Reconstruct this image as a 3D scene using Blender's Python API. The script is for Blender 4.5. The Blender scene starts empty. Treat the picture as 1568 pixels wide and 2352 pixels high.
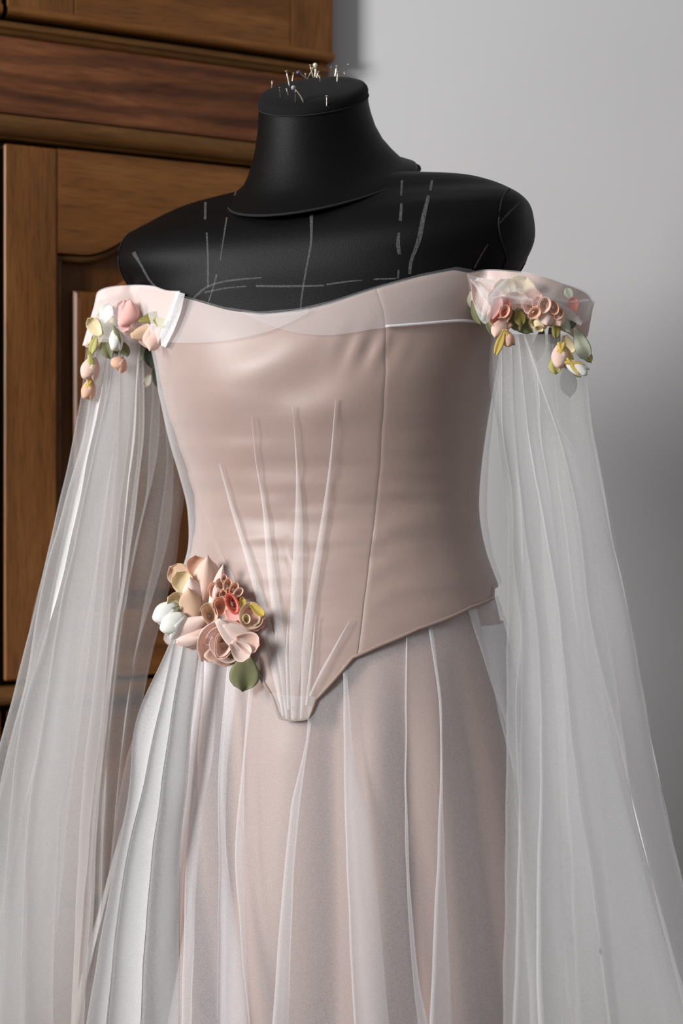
import bpy, bmesh, math, random
import numpy as np
from mathutils import Vector, Matrix, noise
from mathutils.bvhtree import BVHTree

random.seed(7)
SC = bpy.context.scene
COL = SC.collection
R = math.radians

# ------------------------------------------------------------------ camera, world, light, exposure
F = 3267.0            # focal length in pixels of the 1568 x 2352 frame
D = 1.3335            # camera distance to the dress form axis
ZC = 1.15             # camera height
cam_d = bpy.data.cameras.new('camera')
cam_d.sensor_fit = 'HORIZONTAL'
cam_d.sensor_width = 24.0
cam_d.lens = F / 1568.0 * 24.0
cam_d.clip_start = 0.02
cam_d.dof.use_dof = True
cam_d.dof.focus_distance = 1.225
cam_d.dof.aperture_fstop = 5.0
cam = bpy.data.objects.new('camera', cam_d)
COL.objects.link(cam)
cam.location = (0, -D, ZC)
cam.rotation_euler = (R(90), 0, 0)
SC.camera = cam

w = bpy.data.worlds.new('world')
SC.world = w
w.use_nodes = True
w.node_tree.nodes['Background'].inputs[0].default_value = (0.97, 0.98, 1.0, 1)
w.node_tree.nodes['Background'].inputs[1].default_value = 0.28

def area(name, loc, target, sx, sy, watts, col):
    l = bpy.data.lights.new(name, 'AREA')
    l.shape = 'RECTANGLE'
    l.size, l.size_y, l.energy, l.color = sx, sy, watts, col
    o = bpy.data.objects.new(name, l)
    COL.objects.link(o)
    o.location = loc
    o.rotation_euler = (Vector(target) - Vector(loc)).to_track_quat('-Z', 'Y').to_euler()
    return o
# daylight of the tall window to the left of the dress
area('window_daylight', (-2.64, -1.63, 2.02), (0.0, 0.1, 1.2), 0.95, 1.15, 143, (1.0, 0.985, 0.97))

SC.view_settings.view_transform = 'Standard'
SC.view_settings.look = 'None'
SC.view_settings.exposure = 0.0
SC.view_settings.gamma = 1.0
SC.view_settings.use_curve_mapping = False
SC.cycles.transparent_max_bounces = 32
SC.cycles.max_bounces = 10
SC.cycles.diffuse_bounces = 4
SC.cycles.transmission_bounces = 6

# ------------------------------------------------------------------ helpers
def P(px, py, Y=0.0):
    k = (D + Y) / F
    return Vector(((px - 784) * k, Y, ZC - (py - 1176) * k))

def proj(p):
    k = F / (D + p[1])
    return 784 + p[0] * k, 1176 - (p[2] - ZC) * k

def ray(px, py):
    o = Vector((0, -D, ZC))
    return o, (P(px, py, 0) - o).normalized()

def lin(c):
    c = c / 255.0
    return c / 12.92 if c <= 0.04045 else ((c + 0.055) / 1.055) ** 2.4
def rgb(r, g, b):
    return (lin(r), lin(g), lin(b), 1)

def ip(x, xs, ys):
    return float(np.interp(x, xs, ys))

def smooth_ip(x, xs, ys):
    """monotone-ish cubic (Catmull-Rom) interpolation"""
    n = len(xs)
    if x <= xs[0]: return ys[0]
    if x >= xs[-1]: return ys[-1]
    i = int(np.searchsorted(xs, x)) - 1
    i = max(0, min(n - 2, i))
    h = xs[i + 1] - xs[i]
    t = (x - xs[i]) / h
    def sl(j):
        if j == 0: return (ys[1] - ys[0]) / (xs[1] - xs[0])
        if j == n - 1: return (ys[-1] - ys[-2]) / (xs[-1] - xs[-2])
        return (ys[j + 1] - ys[j - 1]) / (xs[j + 1] - xs[j - 1])
    m0, m1 = sl(i) * h, sl(i + 1) * h
    return ((2 * t ** 3 - 3 * t * t + 1) * ys[i] + (t ** 3 - 2 * t * t + t) * m0
            + (-2 * t ** 3 + 3 * t * t) * ys[i + 1] + (t ** 3 - t * t) * m1)

def path(pts, n):
    """resample a pixel polyline smoothly to n points"""
    pts = [Vector((p[0], p[1])) if len(p) == 2 else Vector(p) for p in pts]
    L = [0.0]
    for a, b in zip(pts, pts[1:]):
        L.append(L[-1] + (b - a).length)
    out = []
    for i in range(n):
        s = L[-1] * i / (n - 1)
        out.append(tuple(smooth_ip(s, L, [p[k] for p in pts]) for k in range(len(pts[0]))))
    return out

def empty(name, loc=(0, 0, 0), rz=0.0):
    o = bpy.data.objects.new(name, None)
    COL.objects.link(o)
    o.location = loc
    o.rotation_euler = (0, 0, rz)
    o.empty_display_size = 0.05
    return o

def tag(o, label=None, cat=None, group=None, kind=None):
    if label: o['label'] = label
    if cat: o['category'] = cat
    if group: o['group'] = group
    if kind: o['kind'] = kind
    return o

def attach(o, parent):
    # parts are modelled in world space; only the roots (empties) carry a location
    o.parent = parent
    if parent.type == 'EMPTY':
        o.matrix_parent_inverse = Matrix.Translation(parent.location).inverted()

def mesh(name, verts, faces, mat, parent=None, smooth=True, solid=0.0, uv=None, sub=0, offset=0.0):
    me = bpy.data.meshes.new(name)
    me.from_pydata([tuple(v) for v in verts], [], faces)
    if uv is not None:
        lay = me.uv_layers.new(name='UVMap')
        for lp in me.loops:
            lay.data[lp.index].uv = uv[lp.vertex_index]
    me.materials.append(mat)
    if smooth:
        me.polygons.foreach_set('use_smooth', [True] * len(me.polygons))
    me.update()
    o = bpy.data.objects.new(name, me)
    COL.objects.link(o)
    if parent is not None:
        attach(o, parent)
    if sub:
        m = o.modifiers.new('sub', 'SUBSURF'); m.levels = sub; m.render_levels = sub
    if solid:
        m = o.modifiers.new('thick', 'SOLIDIFY'); m.thickness = solid; m.offset = offset
    return o

def grid_faces(nu, nv, wrap=False):
    """verts stored row by row: index = j * nu + i"""
    f = []
    for j in range(nv - 1):
        for i in range(nu if wrap else nu - 1):
            i2 = (i + 1) % nu
            f.append((j * nu + i, j * nu + i2, (j + 1) * nu + i2, (j + 1) * nu + i))
    return f

def bevel_box(name, x0, x1, y0, y1, z0, z1, mat, parent, bev=0.002, seg=2):
    bm = bmesh.new()
    vs = [bm.verts.new((x, y, z)) for x in (x0, x1) for y in (y0, y1) for z in (z0, z1)]
    for a in ((0, 1, 3, 2), (4, 6, 7, 5), (0, 4, 5, 1), (2, 3, 7, 6), (0, 2, 6, 4), (1, 5, 7, 3)):
        bm.faces.new([vs[i] for i in a])
    bmesh.ops.recalc_face_normals(bm, faces=bm.faces)
    if bev:
        bmesh.ops.bevel(bm, geom=list(bm.edges), offset=bev, segments=seg, affect='EDGES', profile=0.5)
    me = bpy.data.meshes.new(name); bm.to_mesh(me); bm.free()
    me.materials.append(mat)
    o = bpy.data.objects.new(name, me); COL.objects.link(o)
    if parent: o.parent = parent
    return o

# ------------------------------------------------------------------ materials
def new_mat(name):
    m = bpy.data.materials.new(name)
    m.use_nodes = True
    nt = m.node_tree
    for n in list(nt.nodes): nt.nodes.remove(n)
    out = nt.nodes.new('ShaderNodeOutputMaterial')
    return m, nt, out

def node(nt, typ, **kw):
    n = nt.nodes.new(typ)
    for k, v in kw.items():
        if k.startswith('_'): setattr(n, k[1:], v)
    for k, v in kw.items():
        if not k.startswith('_'): n.inputs[k.replace('__', ' ')].default_value = v
    return n

def ramp(nt, stops):
    n = nt.nodes.new('ShaderNodeValToRGB')
    while len(n.color_ramp.elements) < len(stops): n.color_ramp.elements.new(0.5)
    for e, (p, c) in zip(n.color_ramp.elements, stops):
        e.position = p; e.color = c
    return n

def wood(name, axis, cols, scale=1.0, wavy=0.0, rough=0.42):
    """axis: grain direction in wardrobe space: 'x' across, 'z' upright"""
    m, nt, out = new_mat(name)
    L = nt.links.new
    tc = node(nt, 'ShaderNodeTexCoord')
    mp = nt.nodes.new('ShaderNodeMapping')
    st = {'x': (3.2, 22, 26), 'z': (26, 22, 3.2)}[axis]
    mp.inputs['Scale'].default_value = [v * scale for v in st]
    L(tc.outputs['Object'], mp.inputs['Vector'])
    n1 = node(nt, 'ShaderNodeTexNoise', Scale=1.0, Detail=6.0, Roughness=0.62, Distortion=0.6 + wavy)
    L(mp.outputs[0], n1.inputs['Vector'])
    rp = ramp(nt, [(0.28, cols[0]), (0.48, cols[1]), (0.72, cols[2])])
    L(n1.outputs['Fac'], rp.inputs['Fac'])
    # fine pores
    mp2 = nt.nodes.new('ShaderNodeMapping')
    st2 = {'x': (30, 300, 420), 'z': (420, 300, 30)}[axis]
    mp2.inputs['Scale'].default_value = st2
    L(tc.outputs['Object'], mp2.inputs['Vector'])
    n2 = node(nt, 'ShaderNodeTexNoise', Scale=1.0, Detail=2.0, Roughness=0.5)
    L(mp2.outputs[0], n2.inputs['Vector'])
    r2 = ramp(nt, [(0.34, (0.55, 0.5, 0.46, 1)), (0.5, (1, 1, 1, 1))])
    L(n2.outputs['Fac'], r2.inputs['Fac'])
    mx = nt.nodes.new('ShaderNodeMix'); mx.data_type = 'RGBA'; mx.blend_type = 'MULTIPLY'
    mx.inputs[0].default_value = 0.6
    L(rp.outputs[0], mx.inputs[6]); L(r2.outputs[0], mx.inputs[7])
    col = mx.outputs[2]
    if wavy:
        # cathedral figure: distorted bands
        mp3 = nt.nodes.new('ShaderNodeMapping')
        mp3.inputs['Scale'].default_value = (2.6, 6, 13)
        mp3.inputs['Location'].default_value = (0.4, 0, 0.35)
        L(tc.outputs['Object'], mp3.inputs['Vector'])
        wv = node(nt, 'ShaderNodeTexWave', Scale=1.0, Distortion=5.5, Detail=3.0)
        wv.wave_type = 'RINGS'; wv.rings_direction = 'Y'
        wv.inputs['Detail Scale'].default_value = 1.3
        wv.inputs['Detail Roughness'].default_value = 0.6
        L(mp3.outputs[0], wv.inputs['Vector'])
        r3 = ramp(nt, [(0.1, (0.62, 0.55, 0.5, 1)), (0.75, (1.25, 1.2, 1.15, 1))])
        L(wv.outputs['Fac'], r3.inputs['Fac'])
        m3 = nt.nodes.new('ShaderNodeMix'); m3.data_type = 'RGBA'; m3.blend_type = 'MULTIPLY'
        m3.inputs[0].default_value = 0.8
        L(col, m3.inputs[6]); L(r3.outputs[0], m3.inputs[7])
        col = m3.outputs[2]
    b = node(nt, 'ShaderNodeBsdfPrincipled', Roughness=rough)
    b.inputs['Specular IOR Level'].default_value = 0.35
    L(col, b.inputs['Base Color'])
    bp = node(nt, 'ShaderNodeBump', Strength=0.25, Distance=0.001)
    L(n2.outputs['Fac'], bp.inputs['Height'])
    L(bp.outputs[0], b.inputs['Normal'])
    L(b.outputs[0], out.inputs[0])
    return m

def fabric(name, col, rough=0.6, sheen=0.0, weave=0.0, trans=0.0, spec=0.3, var=0.04, weave_scale=1500, aniso=0.0, edge=None):
    m, nt, out = new_mat(name)
    L = nt.links.new
    tc = node(nt, 'ShaderNodeTexCoord')
    b = node(nt, 'ShaderNodeBsdfPrincipled', Roughness=rough)
    b.inputs['Specular IOR Level'].default_value = spec
    b.inputs['Sheen Weight'].default_value = sheen
    b.inputs['Sheen Roughness'].default_value = 0.4
    n1 = node(nt, 'ShaderNodeTexNoise', Scale=60.0, Detail=4.0)
    L(tc.outputs['Object'], n1.inputs['Vector'])
    c0 = tuple(max(0, v * (1 - var)) for v in col[:3]) + (1,)
    c1 = tuple(min(1, v * (1 + var)) for v in col[:3]) + (1,)
    rp = ramp(nt, [(0.3, c0), (0.7, c1)])
    L(n1.outputs['Fac'], rp.inputs['Fac'])
    L(rp.outputs[0], b.inputs['Base Color'])
    if weave:
        n2 = node(nt, 'ShaderNodeTexNoise', Scale=float(weave_scale), Detail=1.0)
        L(tc.outputs['Object'], n2.inputs['Vector'])
        bp = node(nt, 'ShaderNodeBump', Strength=weave, Distance=0.0006)
        L(n2.outputs['Fac'], bp.inputs['Height'])
        L(bp.outputs[0], b.inputs['Normal'])
    sh = b.outputs[0]
    if trans:
        t = node(nt, 'ShaderNodeBsdfTranslucent')
        L(rp.outputs[0], t.inputs['Color'])
        mx = node(nt, 'ShaderNodeMixShader', Fac=trans)
        L(sh, mx.inputs[1]); L(t.outputs[0], mx.inputs[2])
        sh = mx.outputs[0]
    L(sh, out.inputs[0])
    return m

def tulle(name, face, edge, col=(0.91, 0.91, 0.93, 1), net=0.15, power=2.2):
    """fine net: partly open, closing up where the cloth turns edge-on"""
    m, nt, out = new_mat(name)
    L = nt.links.new
    lw = node(nt, 'ShaderNodeLayerWeight', Blend=0.5)
    pw = node(nt, 'ShaderNodeMath', _operation='POWER'); pw.inputs[1].default_value = power
    L(lw.outputs['Facing'], pw.inputs[0])
    mr = node(nt, 'ShaderNodeMapRange')
    mr.inputs['To Min'].default_value = face
    mr.inputs['To Max'].default_value = edge
    L(pw.outputs[0], mr.inputs['Value'])
    tc = node(nt, 'ShaderNodeTexCoord')
    n1 = node(nt, 'ShaderNodeTexNoise', Scale=900.0, Detail=1.0)
    L(tc.outputs['Object'], n1.inputs['Vector'])
    r1 = node(nt, 'ShaderNodeMapRange')
    r1.inputs['From Min'].default_value = 0.3; r1.inputs['From Max'].default_value = 0.7
    r1.inputs['To Min'].default_value = 1 - net; r1.inputs['To Max'].default_value = 1 + net
    L(n1.outputs['Fac'], r1.inputs['Value'])
    mu = node(nt, 'ShaderNodeMath', _operation='MULTIPLY', _use_clamp=True)
    L(mr.outputs[0], mu.inputs[0]); L(r1.outputs[0], mu.inputs[1])
    tr = node(nt, 'ShaderNodeBsdfTransparent')
    df = node(nt, 'ShaderNodeBsdfDiffuse', Color=col)
    tl = node(nt, 'ShaderNodeBsdfTranslucent', Color=col)
    m1 = node(nt, 'ShaderNodeMixShader', Fac=0.25)
    L(df.outputs[0], m1.inputs[1]); L(tl.outputs[0], m1.inputs[2])
    m2 = node(nt, 'ShaderNodeMixShader')
    L(mu.outputs[0], m2.inputs[0]); L(tr.outputs[0], m2.inputs[1]); L(m1.outputs[0], m2.inputs[2])
    L(m2.outputs[0], out.inputs[0])
    return m

def plain(name, col, rough=0.5, metal=0.0, spec=0.5):
    m, nt, out = new_mat(name)
    b = node(nt, 'ShaderNodeBsdfPrincipled', Roughness=rough, Metallic=metal)
    b.inputs['Base Color'].default_value = col
    b.inputs['Specular IOR Level'].default_value = spec
    nt.links.new(b.outputs[0], out.inputs[0])
    return m

def wall_mat():
    m, nt, out = new_mat('painted_plaster')
    L = nt.links.new
    tc = node(nt, 'ShaderNodeTexCoord')
    n1 = node(nt, 'ShaderNodeTexNoise', Scale=3.0, Detail=5.0)
    L(tc.outputs['Object'], n1.inputs['Vector'])
    rp = ramp(nt, [(0.3, (0.545, 0.545, 0.55, 1)), (0.7, (0.57, 0.57, 0.575, 1))])
    L(n1.outputs['Fac'], rp.inputs['Fac'])
    b = node(nt, 'ShaderNodeBsdfPrincipled', Roughness=0.75)
    b.inputs['Specular IOR Level'].default_value = 0.2
    L(rp.outputs[0], b.inputs['Base Color'])
    n2 = node(nt, 'ShaderNodeTexNoise', Scale=350.0, Detail=3.0)
    L(tc.outputs['Object'], n2.inputs['Vector'])
    bp = node(nt, 'ShaderNodeBump', Strength=0.08, Distance=0.001)
    L(n2.outputs['Fac'], bp.inputs['Height']); L(bp.outputs[0], b.inputs['Normal'])
    L(b.outputs[0], out.inputs[0])
    return m

BROWN = (rgb(87, 52, 21), rgb(116, 72, 31), rgb(139, 92, 46))
M_WOODV = wood('oak_upright_grain', 'z', BROWN)
M_WOODH = wood('oak_level_grain', 'x', BROWN)
M_FRIEZE = wood('oak_cathedral_grain', 'x', (rgb(76, 43, 23), rgb(106, 63, 36), rgb(134, 85, 52)), wavy=1.2)
M_MOULD = wood('oak_moulding', 'x', (rgb(76, 48, 20), rgb(98, 64, 28), rgb(117, 79, 39)))
M_PANEL = wood('oak_panel_grain', 'z', (rgb(78, 45, 18), rgb(104, 62, 26), rgb(126, 79, 36)))
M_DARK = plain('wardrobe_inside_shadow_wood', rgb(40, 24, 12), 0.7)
M_WALL = wall_mat()
M_FLOOR = wood('floor_boards', 'x', (rgb(84, 62, 44), rgb(110, 84, 60), rgb(130, 100, 74)))
M_FORM = fabric('black_jersey', rgb(7, 7, 8), rough=0.5, sheen=0.0, weave=0.35, spec=0.13, weave_scale=1300)
M_CAP = fabric('black_felt', rgb(12, 12, 13), rough=0.85, sheen=0.02, weave=0.6, spec=0.2, weave_scale=900)
M_SEAM = plain('black_seam_thread', rgb(14, 14, 15), 0.9)
M_SATIN = fabric('blush_satin', rgb(154, 128, 117), rough=0.42, sheen=0.10, weave=0.12, spec=0.5, var=0.015, weave_scale=1700)
M_SKIRT = fabric('blush_skirt_satin', rgb(166, 138, 127), rough=0.45, sheen=0.1, weave=0.08, spec=0.45, var=0.015, weave_scale=1700)
M_BAND = fabric('blush_band_satin', rgb(205, 176, 166), rough=0.45, sheen=0.1, weave=0.1, spec=0.4, var=0.015, weave_scale=1700)
M_PIPE = fabric('blush_piping', rgb(156, 134, 124), rough=0.55, sheen=0.1)
M_TUL = tulle('white_tulle', 0.40, 0.85)
M_TULS = tulle('sleeve_tulle', 0.35, 0.93, col=(0.94, 0.94, 0.945, 1))
M_TULR = tulle('far_sleeve_tulle', 0.32, 0.85, col=(0.95, 0.95, 0.955, 1))
M_TULN = tulle('neckline_tulle', 0.20, 0.7, net=0.08)
M_TULB = tulle('bodice_tulle', 0.10, 0.55)
M_TULP = tulle('tulle_pleat', 0.30, 0.8)
M_TULW = tulle('folded_tulle', 0.72, 0.95)
M_TULF = tulle('skirt_tulle', 0.30, 0.88, col=(0.93, 0.93, 0.96, 1))

# ------------------------------------------------------------------ the room
YAW = R(24.6)
W0 = Vector((-0.0165, 0.41, 0.0))                       # lower right front edge of the wardrobe
WU = Vector((math.cos(YAW), math.sin(YAW), 0))          # along the wall, to the right and away
WN = Vector((math.sin(YAW), -math.cos(YAW), 0))         # out of the wall
WT = 0.055                                              # how far the wardrobe front stands proud of the wall

def wall_point(s, out, z):
    return W0 + WU * s + WN * out + Vector((0, 0, z))

WALL_Y = 0.437                                          # face of the back wall
LEFT_X = -1.10                                          # face of the left wall, which holds the window
def world_box(name, x0, x1, y0, y1, z0, z1, mat, parent=None, bev=0.0):
    return bevel_box(name, x0, x1, y0, y1, z0, z1, mat, parent, bev)
def setting():
    tag(world_box('wall_back', LEFT_X, 2.2, WALL_Y, WALL_Y + .1, 0, 2.7, M_WALL), 'plain pale grey painted wall behind the dress form', 'wall', kind='structure')
    tag(world_box('floor', LEFT_X, 2.2, -2.6, WALL_Y, -.1, 0, M_FLOOR), 'brown wooden floor under the dress', 'floor', kind='structure')
    # left wall with the window opening (behind the picture's left border)
    y0, y1, z0, z1 = -2.2, 0.02, 0.75, 2.5
    bm = bmesh.new()
    def blk(ya, yb, za, zb):
        vs = [bm.verts.new((x, y, z)) for x in (LEFT_X - .1, LEFT_X) for y in (ya, yb) for z in (za, zb)]
        for a in ((0, 1, 3, 2), (4, 6, 7, 5), (0, 4, 5, 1), (2, 3, 7, 6), (0, 2, 6, 4), (1, 5, 7, 3)):
            bm.faces.new([vs[i] for i in a])
    blk(-2.6, WALL_Y, 0, z0); blk(-2.6, WALL_Y, z1, 2.7); blk(-2.6, y0, z0, z1); blk(y1, WALL_Y, z0, z1)
    bmesh.ops.recalc_face_normals(bm, faces=bm.faces)
    me = bpy.data.meshes.new('wall_left'); bm.to_mesh(me); bm.free(); me.materials.append(M_WALL)
    o = bpy.data.objects.new('wall_left', me); COL.objects.link(o)
    tag(o, 'pale grey wall with the window beside the wardrobe', 'wall', kind='structure')
setting()

# ------------------------------------------------------------------ wardrobe
# local frame: x along the wall (right positive, right edge = 0), -y out of the wall, z up
def wardrobe_xz(px, py, out=0.0):
    o, d = ray(px, py)
    p0 = wall_point(0, out, 0)
    t = (p0 - o).dot(WN) / d.dot(WN)
    h = o + d * t
    return (h - W0).dot(WU), h.z

def extrude_outline(name, outer, y0, y1, mat, parent, bev=0.0, hole=None):
    """outline in local x,z extruded from y0 (front) to y1 (back); optional hole outline with as many points"""
    bm = bmesh.new()
    if hole is None:
        f = [bm.verts.new((x, y0, z)) for x, z in outer]
        g = [bm.verts.new((x, y1, z)) for x, z in outer]
        n = len(outer)
        bm.faces.new(f); bm.faces.new(g[::-1])
        side = []
        for i in range(n):
            bm.faces.new((f[i], g[i], g[(i + 1) % n], f[(i + 1) % n]))
        bm.edges.ensure_lookup_table()
    bmesh.ops.recalc_face_normals(bm, faces=bm.faces)
    if bev:
        ed = [e for e in bm.edges if abs(e.verts[0].co.y - y0) < 1e-7 and abs(e.verts[1].co.y - y0) < 1e-7]
        bmesh.ops.bevel(bm, geom=ed, offset=bev, segments=3, affect='EDGES', profile=0.6)
    me = bpy.data.meshes.new(name); bm.to_mesh(me); bm.free()
    me.materials.append(mat)
    o = bpy.data.objects.new(name, me); COL.objects.link(o); o.parent = parent
    return o

def moulding(name, profile, x0, x1, mat, parent):
    """profile: list of (y, z), swept level from x0 to x1"""
    v = [(x, y, z) for x in (x0, x1) for y, z in profile]
    n = len(profile)
    f = [(i, i + 1, n + i + 1, n + i) for i in range(n - 1)]
    f += [tuple(range(n))[::-1], tuple(range(n, 2 * n))]
    o = mesh(name, v, f, mat, None, smooth=False)
    o.parent = parent
    return o

def make_wardrobe():
    W = empty('wardrobe', W0, YAW)
    tag(W, 'brown oak wardrobe with arched raised panel doors and a figured frieze behind the dress form', 'wardrobe')
    XL = -1.15                                            # far left side, well outside the frame
    xd = wardrobe_xz(8, 900)[0]                           # left edge of the lower right door
    # carcass
    inv = (Matrix.Translation(W0) @ Matrix.Rotation(YAW, 4, 'Z')).inverted()
    def prism(name, plan, z0, z1, mat):
        v = [inv @ Vector((p[0], p[1], z)) for z in (z0, z1) for p in plan]
        n = len(plan)
        f = [tuple(range(n))[::-1], tuple(range(n, 2 * n))] + [(i, (i + 1) % n, n + (i + 1) % n, n + i) for i in range(n)]
        o = mesh(name, v, f, mat, None, smooth=False); o.parent = W
    yb = WALL_Y - 0.002
    a = wall_point(-.0125, -.0235, 0); c = wall_point(XL, -.0235, 0)
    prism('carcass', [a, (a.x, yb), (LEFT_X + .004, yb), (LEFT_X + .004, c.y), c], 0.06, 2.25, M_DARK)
    a = wall_point(0, -.003, 0); b = wall_point(-.012, -.003, 0)
    prism('side_panel', [a, (a.x, yb), (b.x + .0005, yb), (b.x + .0005, b.y)], 0.0, 2.25, M_WOODV)
    bevel_box('plinth', XL, -.013, 0.006, 0.0232, 0.0, 0.06, M_WOODH, W, 0.001)
    # upper doors
    zb = 1.7005
    xs = wardrobe_xz(664, 60)[0]
    for k, (l, r) in enumerate(((XL, xd - .003), (xd + .003, 0.004))):
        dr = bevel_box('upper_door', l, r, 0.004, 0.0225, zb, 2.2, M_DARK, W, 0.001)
        bevel_box('stile', xs if k else r - .075, r, -0.006, 0.004, zb + .004, 2.2, M_WOODV, dr, 0.0012)
        bevel_box('stile', l, l + .075, -0.006, 0.004, zb + .004, 2.2, M_WOODV, dr, 0.0012)
        bevel_box('bottom_rail', l + .0755, (xs if k else r - .075) - .0005, -0.006, 0.004, zb + .004, zb + .095, M_WOODH, dr, 0.0012)
        bevel_box('door_panel', l + .0755, (xs if k else r - .075) - .0005, 0.000, 0.004, zb + .0955, 2.2, M_PANEL, dr, 0.001)
        # rounded lip along the lower edge of the door
        pr = [(0.004, zb)] + [(-0.006 - 0.006 * math.sin(a), zb + 0.0055 - 0.0055 * math.cos(a)) for a in np.linspace(0.0, math.pi, 9)] + [(0.004, zb + .011)]
        moulding('door_lip', pr, l, r, M_WOODH, dr)
    # cornice step between the upper doors and the frieze
    pr = [(0.0232, 1.695), (-0.002, 1.695), (-0.004, 1.693), (-0.004, 1.688), (-0.001, 1.686), (0.001, 1.682), (0.004, 1.680), (0.0232, 1.680)]
    moulding('frieze_top_moulding', pr, XL, 0.0, M_MOULD, W)
    # frieze board
    fr = bevel_box('frieze_board', XL, 0.0, 0.002, 0.023, 1.594, 1.6795, M_FRIEZE, W, 0.0012)
    # waist moulding: cove and ovolo
    pr = [(0.0232, 1.5915), (-0.001, 1.5915), (-0.002, 1.588), (-0.009, 1.5865), (-0.010, 1.583)]
    pr += [(-0.010 + 0.011 * (1 - math.cos(a)), 1.583 - 0.015 * math.sin(a)) for a in np.linspace(0.1, math.pi / 2, 8)]
    pr += [(0.003, 1.5655), (0.0232, 1.5655)]
    moulding('waist_moulding', pr, XL, 0.0, M_MOULD, W)
    # lower doors
    zt, zl = 1.5590, 0.962
    sw = wardrobe_xz(131, 700)[0] - xd                    # stile width
    def arch(x0, x1, zlow, rise, n=40, flat=0.12):
        """ogee arch between x0 and x1"""
        pts = []
        for i in range(n + 1):
            t = i / n
            u = min(t, 1 - t)
            h = 0.0 if u < flat else (1 - math.cos(math.pi * min(1, (u - flat) / (0.5 - flat)))) / 2
            pts.append((x0 + (x1 - x0) * t, zlow + rise * h))
        return pts
    za = wardrobe_xz(150, 583)[1]
    for k, (l, r) in enumerate(((xd - 0.006 - (0.0 - xd), xd - 0.006), (xd, -0.004))):
        dr = bevel_box('lower_door', l, r, 0.012, 0.0225, zl, zt, M_PANEL, W, 0.001)
        pa, pb = l + sw, r - sw
        bevel_box('stile', l, pa, -0.004, 0.0118, zl, zt, M_WOODV, dr, 0.003, 3)
        bevel_box('stile', pb, r, -0.004, 0.0118, zl, zt, M_WOODV, dr, 0.003, 3)
        ar = arch(pa, pb, za, 0.047, flat=0.10)
        extrude_outline('arched_rail', [(pb, zt), (pa, zt)] + ar, -0.004, 0.0118, M_WOODH, dr, 0.0)
        bevel_box('bottom_rail', pa, pb, -0.004, 0.0118, zl, zl + .075, M_WOODH, dr, 0.001)
        # inner bead that follows the arch
        def bead(pts, rad, y):
            v, f = [], []
            n = 8
            for i, (x, z) in enumerate(pts):
                a = pts[max(0, i - 1)]; b = pts[min(len(pts) - 1, i + 1)]
                t = Vector((b[0] - a[0], 0, b[1] - a[1])).normalized()
                nn = Vector((-t.z, 0, t.x))
                for q in range(n):
                    an = 2 * math.pi * q / n
                    v.append(Vector((x, y, z)) + nn * rad * math.cos(an) + Vector((0, rad * math.sin(an), 0)))
            for i in range(len(pts) - 1):
                for q in range(n):
                    f.append((i * n + q, i * n + (q + 1) % n, (i + 1) * n + (q + 1) % n, (i + 1) * n + q))
            o = mesh('bead', v, f, M_MOULD, None); o.parent = dr
        bead([(x, z - .0045) for x, z in ar], 0.0042, 0.004)
        bead([(pa + .003, za - .004), (pa + .003, zl + .08)], 0.0036, 0.006)
        bead([(pb - .003, za - .004), (pb - .003, zl + .08)], 0.0036, 0.006)
        # raised centre panel with its own arch and a bevelled border
        g = 0.0185
        outl = [(pb - g, zl + .095), (pa + g, zl + .095)] + arch(pa + g, pb - g, za - .0405, 0.047, flat=0.10)
        extrude_outline('raised_panel', outl, -0.0025, 0.0118, M_PANEL, dr, 0.008)
    # base cabinet below the doors
    pr = [(0.0232, 0.957), (-0.014, 0.957)] + [(-0.014 - 0.010 * math.sin(a), 0.947 + 0.010 * math.cos(a)) for a in np.linspace(0, math.pi, 9)] + [(0.002, 0.935), (0.0232, 0.935)]
    moulding('base_moulding', pr, XL, 0.0, M_MOULD, W)
    for l, r in ((XL, xd - .003), (xd + .003, -0.002)):
        dw = bevel_box('drawer', l, r, -0.004, 0.0225, 0.71, 0.93, M_WOODH, W, 0.003, 3)
        bevel_box('drawer_handle', (l + r) / 2 - .05, (l + r) / 2 + .05, -0.024, -0.004, 0.81, 0.825, M_MOULD, dw, 0.004, 3)
        bevel_box('base_door', l, r, -0.004, 0.0225, 0.07, 0.70, M_WOODV, W, 0.003, 3)
make_wardrobe()

# ------------------------------------------------------------------ body surfaces
TH = R(22)
E1 = Vector((math.cos(TH), -math.sin(TH), 0))
E2 = Vector((-math.sin(TH), -math.cos(TH), 0))

class Surf:
    """stack of level oval sections: z, half width, front depth, back depth, squareness, centre x, centre y"""
    def __init__(self, rows):
        rows = sorted(rows)
        self.z = [r[0] for r in rows]
        self.c = [[r[k] for r in rows] for k in range(1, 7)]
    def row(self, z):
        return [smooth_ip(z, self.z, c) for c in self.c]
    def pt(self, phi, z, off=0.0, shear=0.0):
        a, bf, bb, n, cx, cy = self.row(z)
        s, c = math.sin(phi), math.cos(phi)
        b = bf if c > 0 else bb
        e = 2.0 / n
        x = (a + off) * math.copysign(abs(s) ** e, s)
        y = (b + off) * math.copysign(abs(c) ** e, c)
        return Vector((cx, cy, z + shear * x)) + E1 * x + E2 * y
    def phi(self, p):
        a, bf, bb, n, cx, cy = self.row(p[2])
        q = Vector((p[0] - cx, p[1] - cy, 0))
        x, y = q.dot(E1) / a, q.dot(E2)
        y = y / (bf if y > 0 else bb)
        return math.atan2(math.copysign(abs(x) ** (n / 2), x), math.copysign(abs(y) ** (n / 2), y))
    def bvh(self, z0, z1, off=0.0, nz=160, nphi=180):
        v = [self.pt(-math.pi + 2 * math.pi * i / nphi, z0 + (z1 - z0) * j / (nz - 1), off) for j in range(nz) for i in range(nphi)]
        return BVHTree.FromPolygons([tuple(q) for q in v], grid_faces(nphi, nz, True))

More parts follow.
